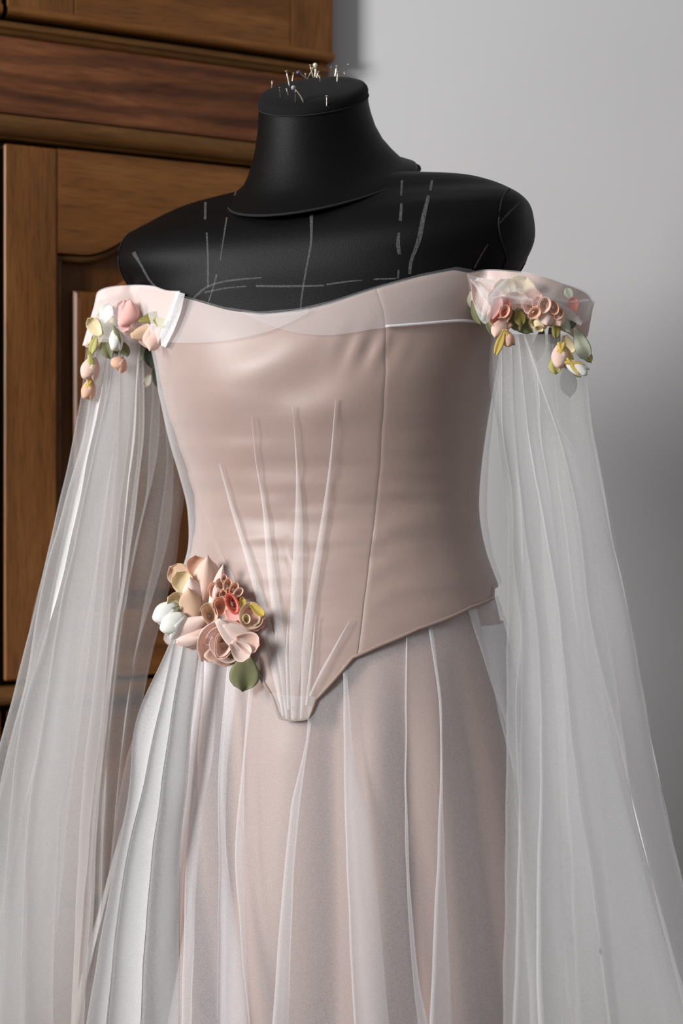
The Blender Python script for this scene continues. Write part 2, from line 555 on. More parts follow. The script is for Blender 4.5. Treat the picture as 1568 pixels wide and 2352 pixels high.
#            z      a     bf    bb    n    cx      cy
B_ROWS = [(1.430, .196, .078, .070, 2.6, -.0195, .0),
          (1.415, .203, .088, .076, 2.6, -.0200, .0),
          (1.390, .202, .092, .084, 2.6, -.0195, .0),
          (1.360, .190, .099, .090, 2.5, -.0180, .0),
          (1.330, .176, .107, .095, 2.4, -.0160, .0),
          (1.300, .1655, .114, .097, 2.3, -.0145, .0),
          (1.265, .1585, .116, .096, 2.2, -.0140, .0),
          (1.225, .1500, .109, .092, 2.15, -.0120, .0),
          (1.185, .1415, .099, .087, 2.1, -.0085, .0),
          (1.150, .1375, .0945, .086, 2.1, -.0060, .0),
          (1.115, .1420, .098, .090, 2.1, -.0045, .0),
          (1.075, .1560, .106, .100, 2.1, -.0040, .0),
          (1.030, .1680, .116, .108, 2.1, -.0040, .0),
          (0.970, .1780, .126, .116, 2.1, -.0040, .0),
          (0.930, .1820, .131, .120, 2.1, -.0040, .0)]
BODY = Surf(B_ROWS)
BODY_BVH = BODY.bvh(0.94, 1.43)
SATIN = Surf([r for r in B_ROWS if r[0] > 1.02 and r[0] < 1.2] and
             [(1.115, .136, .092, .084, 2.1, -.0045, 0), (1.075, .149, .099, .093, 2.1, -.004, 0), (1.030, .158, .107, .100, 2.1, -.003, 0),
              (0.970, .166, .113, .106, 2.1, .000, 0), (0.900, .173, .121, .112, 2.1, .006, 0), (0.800, .182, .133, .122, 2.1, .014, 0),
              (0.670, .193, .148, .136, 2.1, .022, 0), (0.400, .225, .178, .17, 2.1, .025, 0), (0.010, .270, .225, .22, 2.1, .025, 0)])
TUL = Surf([(1.115, .138, .094, .086, 2.1, -.0045, 0), (1.075, .151, .101, .096, 2.1, -.004, 0), (1.030, .162, .110, .104, 2.1, -.003, 0),
            (0.970, .176, .119, .114, 2.1, -.003, 0), (0.900, .198, .131, .126, 2.1, -.003, 0), (0.800, .226, .152, .145, 2.1, -.003, 0),
            (0.670, .258, .182, .17, 2.1, -.003, 0), (0.400, .30, .23, .19, 2.1, -.003, 0), (0.010, .33, .27, .20, 2.1, .02, 0)])
TUL_BVH = TUL.bvh(0.1, 1.11)

def hit(px, py, tree=None, out=0.0):
    o, d = ray(px, py)
    loc, nrm, idx, dist = (tree or BODY_BVH).ray_cast(o, d)
    if loc is None: return None
    if nrm.dot(d) > 0: nrm = -nrm
    return loc + nrm * out

# ------------------------------------------------------------------ dress form (black tailor's dummy)
def tube(name, pts, rad, mat, parent, n=6):
    v, f = [], []
    m = len(pts)
    for i, p in enumerate(pts):
        a = pts[max(0, i - 1)]; b = pts[min(m - 1, i + 1)]
        t = (Vector(b) - Vector(a)).normalized()
        u = t.cross(Vector((0.13, 0.31, 0.94)))
        if u.length < 1e-4: u = t.cross(Vector((1, 0, 0)))
        u.normalize(); wv = t.cross(u)
        r = rad[i] if isinstance(rad, (list, tuple)) else rad
        for q in range(n):
            an = 2 * math.pi * q / n
            v.append(Vector(p) + u * r * math.cos(an) + wv * r * math.sin(an))
    for i in range(m - 1):
        for q in range(n):
            f.append((i * n + q, i * n + (q + 1) % n, (i + 1) * n + (q + 1) % n, (i + 1) * n + q))
    f.append(tuple(range(n))[::-1]); f.append(tuple((m - 1) * n + q for q in range(n)))
    return mesh(name, v, f, mat, parent)

SHEAR = 0.022
FORM_ROWS = [(1.4580, .097, .022, .055, 2.1, -.0170, .003),
             (1.4550, .115, .027, .060, 2.2, -.0175, .002),
             (1.4500, .143, .032, .063, 2.3, -.0185, .001),
             (1.4430, .164, .038, .066, 2.4, -.0190, .0),
             (1.4350, .181, .046, .069, 2.5, -.0195, .0),
             (1.4250, .1955, .060, .073, 2.8, -.0200, .0),
             (1.4120, .2005, .0765, .076, 3.0, -.0200, .0),
             (1.3900, .2000, .090, .084, 3.0, -.0195, .0)] + \
            [(r[0], r[1] - .005, r[2] - .004, r[3] - .004, r[4], r[5], r[6]) for r in B_ROWS if r[0] < 1.37]
FORM = Surf(FORM_ROWS)

FORMROOT = empty('dress_form', (-.012, 0, 0))
tag(FORMROOT, 'black fabric dress form with neck and shoulders marked with chalk, wearing the blush dress', 'dress form')

def make_form():
    nphi = 128
    zs = list(np.linspace(1.135, 1.40, 50)) + list(np.linspace(1.404, 1.458, 40))
    v = [FORM.pt(-math.pi + 2 * math.pi * i / nphi, z, 0.0, SHEAR) for z in zs for i in range(nphi)]
    f = grid_faces(nphi, len(zs), True)
    f.append(tuple(range(nphi))[::-1]); f.append(tuple((len(zs) - 1) * nphi + i for i in range(nphi)))
    mesh('torso', v, f, M_FORM, FORMROOT)
    tree = BVHTree.FromPolygons([tuple(q) for q in v], [q for q in f if len(q) == 4])
    # neck: tilted oval rings       z      a     bf    bb   tilt   cx     cy
    rings = [(1.4570, .0905, .0925, .066, .50, -.0150, .004),
             (1.4635, .0880, .0850, .063, .51, -.0155, .004),
             (1.4690, .0765, .0755, .058, .52, -.0175, .004),
             (1.4780, .0690, .0690, .056, .54, -.0195, .003),
             (1.4890, .0620, .0635, .054, .55, -.0220, .002),
             (1.5020, .0565, .0590, .053, .56, -.0240, .001),
             (1.5160, .0530, .0555, .052, .56, -.0252, .000),
             (1.5270, .0515, .0540, .051, .55, -.0260, .000),
             (1.5390, .0508, .0530, .0505, .527, -.0262, .000)]
    n = 96
    def ring(r, k=1.0, dz=0.0):
        z, a, bf, bb, t, cx, cy = r
        sh = ip(z, [1.458, 1.50, 1.539], [SHEAR, -0.03, -0.10])
        o = []
        for i in range(n):
            ph = -math.pi + 2 * math.pi * i / n
            s, c = math.sin(ph), math.cos(ph)
            x = a * k * s; y = (bf if c > 0 else bb) * k * c
            o.append(Vector((cx, cy, z + dz - t * y + sh * x)) + E1 * x + E2 * y)
        return o
    v = []
    for r in rings: v += ring(r)
    mesh('neck', v, grid_faces(n, len(rings), True), M_FORM, FORMROOT)
    # felt cap on the neck
    top = rings[-1]
    prof = [(1.0, -0.004), (1.012, -0.001), (1.012, 0.002), (0.995, 0.0045), (0.955, 0.0070), (0.88, 0.0085), (0.7, 0.0095), (0.45, 0.0100), (0.2, 0.0102), (0.02, 0.0102)]
    v = []
    for k, dz in prof: v += ring(top, k, dz)
    f = grid_faces(n, len(prof), True); f.append(tuple((len(prof) - 1) * n + i for i in range(n)))
    cap = mesh('neck_cap', v, f, M_CAP, FORMROOT)
    captree = BVHTree.FromPolygons([tuple(q) for q in v], f)
    seam = ring(top, 1.014, -0.0035); tube('neck_cap_seam', seam + seam[:1], 0.0007, M_SEAM, FORMROOT)
    seam = ring(rings[0], 1.004, 0.0015); tube('neck_seam', seam + seam[:1], 0.0012, M_SEAM, FORMROOT)
    # armhole seams: the line where the flat arm plates are set in
    for sgn in (-1, 1):
        loop = []
        zz = list(np.linspace(1.30, 1.428, 26))
        for front in (True, False):
            for z in (zz if front else zz[::-1]):
                a, bf, bb, nn, cx, cy = FORM.row(z)
                lat = min(0.985 * a, 0.186 + 0.02 * (z - 1.36))
                rel = lat / a
                q = (1 - rel ** nn) ** (1 / nn) * (bf if front else -bb)
                loop.append(Vector((cx, cy, z + SHEAR * sgn * lat)) + E1 * sgn * (lat + .0004) + E2 * (q + (.0004 if front else -.0004)))
        tube('armhole_seam', loop + loop[:1], 0.0008, M_SEAM, FORMROOT)
    # stand under the skirt
    bm = bmesh.new()
    bmesh.ops.create_cone(bm, cap_ends=True, segments=24, radius1=0.016, radius2=0.016, depth=0.94, matrix=Matrix.Translation((-.012, 0, 0.49)))
    me = bpy.data.meshes.new('stand_pole'); bm.to_mesh(me); bm.free(); me.materials.append(M_SEAM)
    o = bpy.data.objects.new('stand_pole', me); COL.objects.link(o); o.parent = FORMROOT; o.location = (.012, 0, 0)
    bm = bmesh.new()
    bmesh.ops.create_cone(bm, cap_ends=True, segments=40, radius1=0.17, radius2=0.15, depth=0.02, matrix=Matrix.Translation((-.012, 0, 0.010)))
    me = bpy.data.meshes.new('stand_foot'); bm.to_mesh(me); bm.free(); me.materials.append(M_SEAM)
    o = bpy.data.objects.new('stand_foot', me); COL.objects.link(o); o.parent = FORMROOT; o.location = (.012, 0, 0)
    return tree, captree, top, ring
FORM_BVH, CAP_BVH, NECKTOP, neck_ring = make_form()

def chalk_mat():
    m, nt, out = new_mat('chalk_dust')
    L = nt.links.new
    tc = node(nt, 'ShaderNodeTexCoord')
    n1 = node(nt, 'ShaderNodeTexNoise', Scale=650.0, Detail=2.0)
    L(tc.outputs['Object'], n1.inputs['Vector'])
    mr = node(nt, 'ShaderNodeMapRange', _clamp=True)
    mr.inputs['From Min'].default_value = 0.25; mr.inputs['From Max'].default_value = 0.8
    mr.inputs['To Min'].default_value = 0.03; mr.inputs['To Max'].default_value = 0.17
    L(n1.outputs['Fac'], mr.inputs['Value'])
    tr = node(nt, 'ShaderNodeBsdfTransparent')
    df = node(nt, 'ShaderNodeBsdfDiffuse', Color=(0.62, 0.62, 0.62, 1))
    mx = node(nt, 'ShaderNodeMixShader')
    L(mr.outputs[0], mx.inputs[0]); L(tr.outputs[0], mx.inputs[1]); L(df.outputs[0], mx.inputs[2])
    L(mx.outputs[0], out.inputs[0])
    return m
M_CHALK = chalk_mat()

def surf_strip(name, pts, widths, tree, off, mat, parent, n=24, across=3, bulge=0.0):
    """a strip laid on a surface along a pixel path; widths in pixels"""
    pp = path(pts, n)
    wl = [i / (len(widths) - 1) for i in range(len(widths))] if len(widths) > 1 else [0]
    v = []; uv = []
    k = 0
    for i in range(n):
        a = pp[max(0, i - 1)]; b = pp[min(n - 1, i + 1)]
        t = Vector((b[0] - a[0], b[1] - a[1])).normalized()
        nn = Vector((-t.y, t.x))
        wd = ip(i / (n - 1), wl, widths) if len(widths) > 1 else widths[0]
        rowv = []
        for q in range(across):
            s = q / (across - 1) - 0.5
            h = hit(pp[i][0] + nn.x * wd * s, pp[i][1] + nn.y * wd * s, tree, off + bulge * (1 - 4 * s * s))
            rowv.append(h)
        if any(h is None for h in rowv): continue
        v += rowv; k += 1
    if k < 2: return None
    return mesh(name, v, grid_faces(across, k), mat, parent)

for pts, wd in [
    ([(715, 492), (714, 560), (703, 620), (692, 690), (690, 725)], [8, 5, 4, 4, 3]),
    ([(472, 465), (471, 505)], [5, 6]), ([(475, 535), (478, 600), (478, 660)], [4, 4, 4]),
    ([(521, 500), (514, 545), (506, 598)], [4, 3, 2]),
    ([(498, 630), (490, 660), (478, 698)], [4, 3, 3]),
    ([(445, 685), (475, 660), (520, 646), (600, 638)], [5, 4, 4, 3]),
    ([(470, 672), (520, 662), (565, 658)], [4, 3, 3]),
    ([(588, 657), (660, 658), (745, 656)], [5, 5, 4]), ([(750, 654), (790, 648), (832, 644)], [4, 4, 2]),
    ([(858, 642), (910, 640)], [4, 3]),
    ([(923, 415), (921, 450)], [5, 4]), ([(922, 468), (919, 508)], [6, 7]), ([(916, 535), (914, 560), (917, 584)], [5, 9, 8]), ([(915, 620), (914, 640)], [4, 4]),
    ([(992, 415), (988, 438)], [6, 5]), ([(984, 450), (972, 500), (962, 550), (944, 600), (940, 630)], [7, 10, 11, 8, 7]),
    ([(1192, 465), (1165, 492), (1142, 518)], [2, 4, 3]), ([(1120, 560), (1105, 585), (1088, 616)], [3, 4, 4]),
    ([(307, 580), (322, 605), (345, 645), (360, 660)], [9, 5, 5, 4]),
    ([(545, 436), (538, 450)], [4, 3]),
]:
    surf_strip('chalk_line', pts, wd, FORM_BVH, 0.0004, M_CHALK, FORMROOT, n=14)

# ------------------------------------------------------------------ pins in the neck cap
M_STEEL = plain('pin_steel', rgb(205, 198, 180), 0.25, 0.9)
M_STEELD = plain('dark_pin_steel', rgb(90, 88, 84), 0.35, 0.9)
M_PEARL = plain('cream_pearl', rgb(226, 216, 188), 0.25)
M_PURPLE = plain('purple_bead', rgb(88, 72, 112), 0.2)
M_GREYB = plain('grey_bead', rgb(150, 150, 156), 0.25)

def cap_hit(px, py):
    for k in range(60):
        h = hit(px, py + k * 0.7, CAP_BVH, 0.0)
        if h is not None: return h
    return P(px, py, 0.0)

def make_pin(head, base, kind, rad=0.00042, label=None, group=None, tree=None, bend=0.0):
    hb = cap_hit(*base) if tree is None else hit(base[0], base[1], tree, 0.0)
    # shift so that the visible foot matches even where the foot is behind the rim
    ht = P(head[0], head[1], hb.y - 0.002)
    ax = (ht - hb)
    foot = hb - ax.normalized() * 0.002
    root = empty('straight_pin' if kind == 'flat' else 'ball_head_pin', foot)
    mid = (foot + ht) / 2 + Vector((bend, 0, abs(bend) * .4))
    pts = [foot, foot.lerp(mid, .5) + Vector((bend * .25, 0, 0)), mid, mid.lerp(ht, .5) + Vector((bend * .25, 0, 0)), ht]
    tube('shaft', pts, rad, M_STEELD if rad < 0.0004 else M_STEEL, root, 8)
    if kind == 'flat':
        d = ax.normalized()
        tube('pin_head', [ht - d * .0002, ht, ht + d * .0005, ht + d * .0008], [rad, rad * 2.3, rad * 2.3, rad * 1.2], M_STEEL, root, 10)
    else:
        bm = bmesh.new(); bmesh.ops.create_uvsphere(bm, u_segments=16, v_segments=10, radius=0.0022, matrix=Matrix.Translation(ht))
        me = bpy.data.meshes.new('bead'); bm.to_mesh(me); bm.free()
        me.materials.append({'pearl': M_PEARL, 'purple': M_PURPLE, 'grey': M_GREYB}[kind])
        me.polygons.foreach_set('use_smooth', [True] * len(me.polygons))
        o = bpy.data.objects.new('bead', me); COL.objects.link(o)
        attach(o, root)
    tag(root, label, 'pin', group)

FLAT = 'thin steel straight pin with a tiny flat head stuck in the black neck cap'
for h, b, r in [((657.5, 164), (665, 199.5), .00062), ((673.5, 169), (671, 181.5), .00040), ((701, 170), (702, 178), .0004),
                ((712, 150), (719, 178), .0005), ((719, 157), (706, 178), .0005), ((724, 156), (728, 175), .00045), ((731, 165), (727, 173), .0004),
                ((733, 175), (735, 187), .0005), ((760, 155), (763, 173), .0003), ((773, 152), (769, 173), .0006), ((775, 166), (774, 188), .0006),
                ((791, 167), (791, 174.5), .0005), ((799.5, 149), (800, 174.5), .0003), ((641.5, 202), (644, 225), .0003), ((658, 205), (661, 218), .0004),
                ((678, 212), (678, 237), .00025), ((750, 221), (750, 243), .0005), ((625, 188), (624, 193), .0005)]:
    ln = math.hypot(h[0] - b[0], h[1] - b[1]); lean = h[0] - b[0]
    lab = ('long ' if ln > 20 else 'short ') + ('thin dark' if r < .0004 else 'bright thick' if r > .00055 else 'steel') + ' straight pin '
    lab += 'upright ' if abs(lean) < 1.6 else 'leaning '
    lab += 'on the far rim of the black neck cap' if b[1] < 185 else 'on the front slope of the black neck cap'
    make_pin(h, b, 'flat', r, lab, 'straight pins in the neck cap')
make_pin((685, 167), (705, 178), 'purple', .0004, 'pin with a dark purple ball head leaning on the neck cap')
make_pin((723.5, 149.5), (723, 176), 'pearl', .0005, 'pin with a cream pearl ball head upright on the neck cap')
make_pin((673.5, 201.5), (695, 235), 'grey', .0006, 'bent pin with a grey ball head on the sloping front of the neck cap', bend=0.0012)

# ------------------------------------------------------------------ the dress
DRESS = empty('dress', (0, 0, 0))
tag(DRESS, 'blush satin corset dress with white tulle skirt, long tulle sleeves and fabric flowers', 'dress')

def phi_of(px, py):
    h = hit(px, py)
    return None if h is None else (BODY.phi(h), h.z)

def curve_phi_z(pts):
    out = [phi_of(*p) for p in pts]
    out = [o for o in out if o]
    return out

top_pts = curve_phi_z([(392, 745), (402, 715), (418, 683), (450, 691), (520, 712), (600, 723), (690, 715), (760, 698), (860, 665), (960, 637), (1040, 621), (1074, 626)])
hem_pts = curve_phi_z([(430, 1492), (500, 1505), (560, 1515), (592, 1545), (612, 1580), (627, 1606), (640, 1650), (676, 1655), (712, 1650), (724, 1610), (770, 1560), (810, 1512), (870, 1485), (960, 1446), (1080, 1397), (1130, 1376)])
def with_back(pts, ends):
    """close the curve round the back; ends: extra (phi, z)"""
    p = sorted(pts + ends)
    xs = [q[0] for q in p]; ys = [q[1] for q in p]
    return xs, ys
TX, TZ = with_back(top_pts, [(-math.pi, 1.27), (-2.2, 1.275), (-1.75, 1.29), (1.45, 1.335), (1.8, 1.30), (2.2, 1.275), (math.pi, 1.27)])
HX, HZ = with_back(hem_pts, [(-math.pi, 1.085), (-1.9, 1.05), (-1.6, 1.03), (1.50, 1.082), (2.0, 1.088), (math.pi, 1.085)])
def z_top(ph): return ip(ph, TX, TZ)
def z_bot(ph): return ip(ph, HX, HZ)
def seam_fn(pts):
    q = sorted((z, ph) for ph, z in curve_phi_z(pts))
    zs = [a for a, _ in q]; ps = [b for _, b in q]
    return lambda z: ip(z, zs, ps)
SEAM_L = seam_fn([(421, 690), (392, 790), (388, 850), (393, 950), (415, 1040), (447, 1120), (480, 1200), (530, 1310), (560, 1400), (595, 1500), (600, 1560)])
SEAM_R = seam_fn([(864, 665), (880, 715), (886, 760), (886, 850), (880, 950), (873, 1070), (862, 1180), (850, 1270), (836, 1380), (820, 1510)])
SIDE_R = lambda z: 1.38
SIDE_L = lambda z: -1.62

def wrinkle(ph, z, p):
    px, py = proj(p)
    d = 0.0
    # level drag lines in the waist, stronger toward the seam
    wz = math.exp(-((py - 1240) / 260.0) ** 2)
    d += wz * 0.0014 * noise.noise(Vector((px / 190.0 + 3.1, py / 42.0, 0.0)))
    d += wz * 0.0004 * noise.noise(Vector((px / 110.0 + 8.1, py / 22.0, 2.0)))
    # long soft folds below the bust
    u = (py - 760) + (px - 640) * 0.55
    d += 0.0022 * math.exp(-((px - 690) / 190.0) ** 2) * math.exp(-((py - 850) / 130.0) ** 2) * math.sin(u / 34.0)
    d += 0.0016 * math.exp(-((px - 640) / 220.0) ** 2) * math.exp(-((py - 960) / 60.0) ** 2) * math.cos((py - 930) / 26.0)
    # puckers in the upper right of the cup
    d += 0.0010 * math.exp(-((px - 850) / 70.0) ** 2) * math.exp(-((py - 800) / 45.0) ** 2) * math.sin(px / 9.0 + py / 22.0)
    # drag lines running out from the right seam at waist level
    q = (px - 850)
    if q > 0:
        d += 0.0017 * min(1.0, q / 40.0) * math.exp(-q / 90.0) * math.exp(-((py - 1290) / 120.0) ** 2) * math.sin(py / 12.0 + q / 60.0)
    d += 0.0010 * noise.noise(Vector((px / 130.0, py / 110.0, 5.0)))
    return d * 1.25

def panel(name, fl, fr, nu, nv, off=0.0, mat=None, parent=None, seam=0.0012, wr=True, zt=z_top, zb=z_bot, solid=0.0):
    v = []
    for j in range(nv):
        t = j / (nv - 1)
        for i in range(nu):
            u = i / (nu - 1)
            z = 1.2
            for _ in range(10):
                ph = fl(z) + (fr(z) - fl(z)) * (u * 1.016 - 0.008)
                z = zb(ph) + (zt(ph) - zb(ph)) * t
            e = min(u, 1 - u) * (nu - 1)
            dip = -seam * math.exp(-(e / 1.1) ** 2)
            p = BODY.pt(ph, z, off + dip)
            if wr:
                n = (p - BODY.pt(ph, z, off + dip - 0.01)).normalized()
                p = p + n * wrinkle(ph, z, p)
            v.append(p)
    return mesh(name, v, grid_faces(nu, nv), mat, parent, solid=solid)

panel('front_panel', SEAM_L, SEAM_R, 120, 160, 0.0, M_SATIN, DRESS)
panel('side_panel', SEAM_R, SIDE_R, 70, 150, 0.0, M_SATIN, DRESS)
panel('side_panel', SIDE_L, SEAM_L, 40, 120, 0.0, M_SATIN, DRESS)
panel('back_panel', SIDE_R, lambda z: math.pi, 40, 60, 0.0, M_SATIN, DRESS, wr=False)
panel('back_panel', lambda z: -math.pi, SIDE_L, 40, 60, 0.0, M_SATIN, DRESS, wr=False)

# piping along the lower edge
pp = []
for ph in np.linspace(-1.7, 1.6, 200):
    pp.append(BODY.pt(ph, z_bot(ph) + 0.0006, 0.0004))
tube('hem_piping', pp, 0.0016, M_PIPE, DRESS, 8)

# sheer layer over the whole bodice
def ov_off(ph, z):
    side = max(0.0, min(1.0, (abs(ph) - 0.9) / 0.5))
    return 0.0026 + (0.0045 if ph > 0 else 0.0085) * side * math.exp(-((z - (1.16 if ph > 0 else 1.19)) / 0.07) ** 2)
def overlay():
    v = []
    nu, nv = 150, 90
    for j in range(nv):
        for i in range(nu):
            ph = -1.75 + 3.5 * i / (nu - 1)
            t = j / (nv - 1)
            z = z_bot(ph) + 0.002 + (z_top(ph) + 0.0025 - z_bot(ph) - 0.002) * t
            p = BODY.pt(ph, z, ov_off(ph, z))
            n = (p - BODY.pt(ph, z, -0.01)).normalized()
            v.append(p + n * 0.0006 * noise.noise(p * 45))
    mesh('bodice_tulle', v, grid_faces(nu, nv), M_TULB, DRESS)
overlay()

# two crossing tulle bands along the neckline
def between(name, upper, lower, tree, off, mat, parent, n=48, m=10, nz=0.0):
    a, b = path(upper, n), path(lower, n)
    v = []
    k = 0
    for i in range(n):
        rowv = []
        for j in range(m):
            t = j / (m - 1)
            px = a[i][0] + (b[i][0] - a[i][0]) * t; py = a[i][1] + (b[i][1] - a[i][1]) * t
            h = hit(px, py, tree, off + nz * noise.noise(Vector((px / 60, py / 25, off * 1000))))
            rowv.append(h)
        if any(h is None for h in rowv): continue
        v += rowv; k += 1
    return mesh(name, v, grid_faces(m, k), mat, parent)
between('neckline_tulle_band', [(420, 684), (450, 692), (520, 713), (600, 724), (690, 716), (712, 712)], [(388, 786), (440, 789), (510, 786), (575, 775), (640, 757), (712, 722)], BODY_BVH, 0.0036, M_TULN, DRESS, nz=.0006)
between('neckline_tulle_band', [(560, 719), (620, 723), (690, 716), (760, 699), (860, 666), (960, 638), (1040, 622), (1074, 628)], [(566, 724), (640, 756), (700, 770), (770, 772), (860, 758), (960, 746), (1050, 737), (1105, 738)], BODY_BVH, 0.0044, M_TULN, DRESS, nz=.0008)
tube('tulle_band_edge', [hit(x, y, None, .005) for x, y in path([(885, 752), (960, 745), (1050, 736), (1098, 738)], 20)], 0.0011, M_TULW, DRESS, 6)

# pleats gathered toward the point of the corset
for pts, wd in [
    ([(512, 1062), (540, 1165), (575, 1280), (608, 1400), (634, 1500), (655, 1645)], [3, 8, 14, 19, 18, 6]),
    ([(584, 955), (594, 1055), (612, 1160), (625, 1290), (645, 1450), (664, 1650)], [2, 5, 13, 20, 22, 7]),
    ([(676, 930), (687, 1070), (690, 1200), (686, 1350), (682, 1500), (678, 1652)], [2, 7, 20, 28, 30, 10]),
    ([(773, 915), (763, 1055), (750, 1170), (731, 1300), (712, 1430), (696, 1650)], [2, 8, 14, 18, 20, 6]),
    ([(806, 1425), (772, 1490), (735, 1560), (716, 1600)], [2, 7, 10, 8]),
    ([(668, 1400), (664, 1500), (668, 1630)], [2, 9, 9]),
    ([(728, 1415), (722, 1500), (708, 1620)], [2, 9, 8]),
    ([(608, 1445), (630, 1530), (648, 1610)], [2, 8, 8]),
]:
    surf_strip('tulle_pleat', pts, wd, BODY_BVH, 0.0040, M_TULP, DRESS, n=30, across=5, bulge=0.0012)
# doubled tulle at the corset point
between('corset_point_binding', [(622, 1592), (650, 1596), (700, 1600), (726, 1600)], [(640, 1652), (660, 1657), (695, 1656), (713, 1652)], BODY_BVH, 0.0034, M_TULN, DRESS, n=24, m=6, nz=.0006)

# ------------------------------------------------------------------ underskirt
def skirt_fold(px, py):
    t = max(0.0, min(1.0, (py - 1450) / 900.0))
    g = lambda c0, c1, w0, w1: math.exp(-((px - (c0 + (c1 - c0) * t)) / (w0 + (w1 - w0) * t)) ** 2)
    d = 0.0
    d += 0.016 * g(690, 620, 60, 95) * (0.25 + 0.75 * t)
    d -= 0.016 * g(755, 770, 26, 45) * (0.4 + .6 * t)
    d += 0.012 * g(868, 860, 26, 55) * (0.35 + .65 * t)
    d -= 0.013 * g(930, 955, 28, 40) * (0.5 + .5 * t)
    d += 0.010 * g(985, 1050, 28, 60) * (0.35 + .65 * t)
    d -= 0.012 * g(1040, 1135, 20, 36) * (0.4 + .6 * t)
    d += 0.008 * g(1100, 1220, 30, 50) * (0.3 + .7 * t)
    d -= 0.012 * g(560, 480, 30, 40) * t
    d += 0.010 * g(500, 430, 30, 30)
    return d
def underskirt():
    nphi, nz = 260, 130
    v = []
    for j in range(nz):
        z = 1.105 + (0.010 - 1.105) * (j / (nz - 1)) ** 1.25
        for i in range(nphi):
            ph = -math.pi + 2 * math.pi * i / nphi
            p = SATIN.pt(ph, z)
            n = (p - SATIN.pt(ph, z, -0.01)).normalized()
            px, py = proj(p)
            if math.cos(ph) > -0.1:
                d = skirt_fold(px, py)
            else:
                d = 0.008 * math.sin(ph * 11)
            d *= max(0.0, min(1.0, (1.045 - z) / 0.10))
            v.append(p + n * d)
    mesh('underskirt', v, grid_faces(nphi, nz, True), M_SKIRT, DRESS)
underskirt()

# ------------------------------------------------------------------ tulle sheets made of overlapping folds
def sheet(name, edges, depth, mat, parent, py0, py1, nv=90, seg=8, wob=0.0, seed=0):
    """edges: list of fold lines, each a pixel path [(px, py), ...] read from top to bottom; the cloth runs
    from one fold line to the next.  depth(px, py, i): Y of fold line i at that place."""
    E = []
    for e in edges:
        ys = [p[1] for p in e]; xs = [p[0] for p in e]
        E.append((ys, xs))
    v = []; nu = (len(edges) - 1) * seg + 1
    for j in range(nv):
        py = py0 + (py1 - py0) * j / (nv - 1)
        ex = []
        for k, (ys, xs) in enumerate(E):
            if py < ys[0]: x = xs[0] + (py - ys[0]) * (xs[1] - xs[0]) / (ys[1] - ys[0])
            elif py > ys[-1]: x = xs[-1] + (py - ys[-1]) * (xs[-1] - xs[-2]) / (ys[-1] - ys[-2])
            else: x = smooth_ip(py, ys, xs)
            ex.append(x + wob * noise.noise(Vector((k * 7.3 + seed, py / 120.0, 0))))
        for k in range(len(ex) - 1):
            for q in range(seg + (1 if k == len(ex) - 2 else 0)):
                s = q / seg
                u = s * s * (3 - 2 * s)
                x = ex[k] + (ex[k + 1] - ex[k]) * u
                ya = depth(x, py, k); yb = depth(x, py, k + 1)
                v.append(P(x, py, ya + (yb - ya) * s))
    return mesh(name, v, grid_faces(nu, nv), mat, parent)

def zig(k, amp):
    return amp * (1 if k % 2 else -1)

# --- left sleeve (to the viewer's left): front sheet
LS = [
    [(200, 790), (170, 1000), (125, 1200), (55, 1500), (-25, 1800), (-105, 2100), (-190, 2400)],
    [(232, 790), (205, 1000), (170, 1150), (120, 1400), (62, 1650), (30, 1900), (-10, 2400)],
    [(222, 790), (190, 1000), (150, 1150), (100, 1330), (58, 1560), (0, 1800), (-70, 2100), (-150, 2400)],
    [(256, 790), (226, 900), (176, 1100), (132, 1300), (106, 1500), (92, 1700), (56, 1850), (66, 2061), (56, 2400)],
    [(244, 790), (232, 900), (196, 1080), (150, 1300), (92, 1500), (48, 1650), (20, 1900), (-10, 2400)],
    [(290, 790), (262, 1000), (215, 1200), (180, 1400), (172, 1500), (163, 1755), (138, 1908), (122, 2400)],
    [(262, 790), (246, 900), (206, 1080), (172, 1240), (140, 1380), (112, 1550), (96, 1660), (60, 1900), (44, 2400)],
    [(300, 790), (296, 1000), (272, 1200), (254, 1400), (236, 1650), (214, 1831), (190, 2112), (172, 2400)],
    [(272, 790), (270, 1000), (246, 1250), (222, 1500), (190, 1800), (160, 2400)],
    [(322, 790), (309, 990), (291, 1132), (270, 1390), (247, 1650), (224, 1831), (204, 2112), (188, 2400)],
]
def dl(px, py, k):
    t = max(0, (py - 790) / 1600.0)
    return 0.010 - 0.075 * t + zig(k, 0.0035 + 0.012 * t) - 0.0006 * k
sheet('sleeve_front', LS, dl, M_TULS, DRESS, 772, 2420, seed=1, wob=3)
# back of the left sleeve, seen between the front sheet and the bodice
LB = [
    [(215, 790), (190, 1000), (150, 1200), (90, 1500), (20, 1800), (-60, 2100), (-120, 2400)],
    [(330, 790), (330, 1000), (300, 1250), (262, 1500), (230, 1800), (200, 2400)],
    [(316, 790), (318, 1000), (296, 1200), (262, 1450), (226, 1700), (180, 2400)],
    [(368, 800), (362, 1034), (322, 1218), (287, 1390), (255, 1650), (232, 1900), (215, 2400)],
    [(352, 800), (338, 1100), (306, 1280), (272, 1480), (246, 1750), (220, 2400)],
    [(376, 800), (398, 1050), (390, 1218), (352, 1361), (312, 1505), (286, 1650), (262, 1900), (236, 2400)],
    [(362, 800), (382, 1050), (358, 1250), (328, 1400), (296, 1600), (262, 1900), (232, 2400)],
    [(380, 800), (420, 1120), (412, 1220), (402, 1300), (370, 1420), (330, 1600), (290, 1900), (240, 2400)],
]
def db(px, py, k):
    t = max(0, (py - 790) / 1600.0)
    return 0.085 - 0.045 * t + zig(k, 0.004 + 0.008 * t) + 0.0006 * k
sheet('sleeve_back', LB, db, M_TULS, DRESS, 785, 2420, seed=2, wob=3)

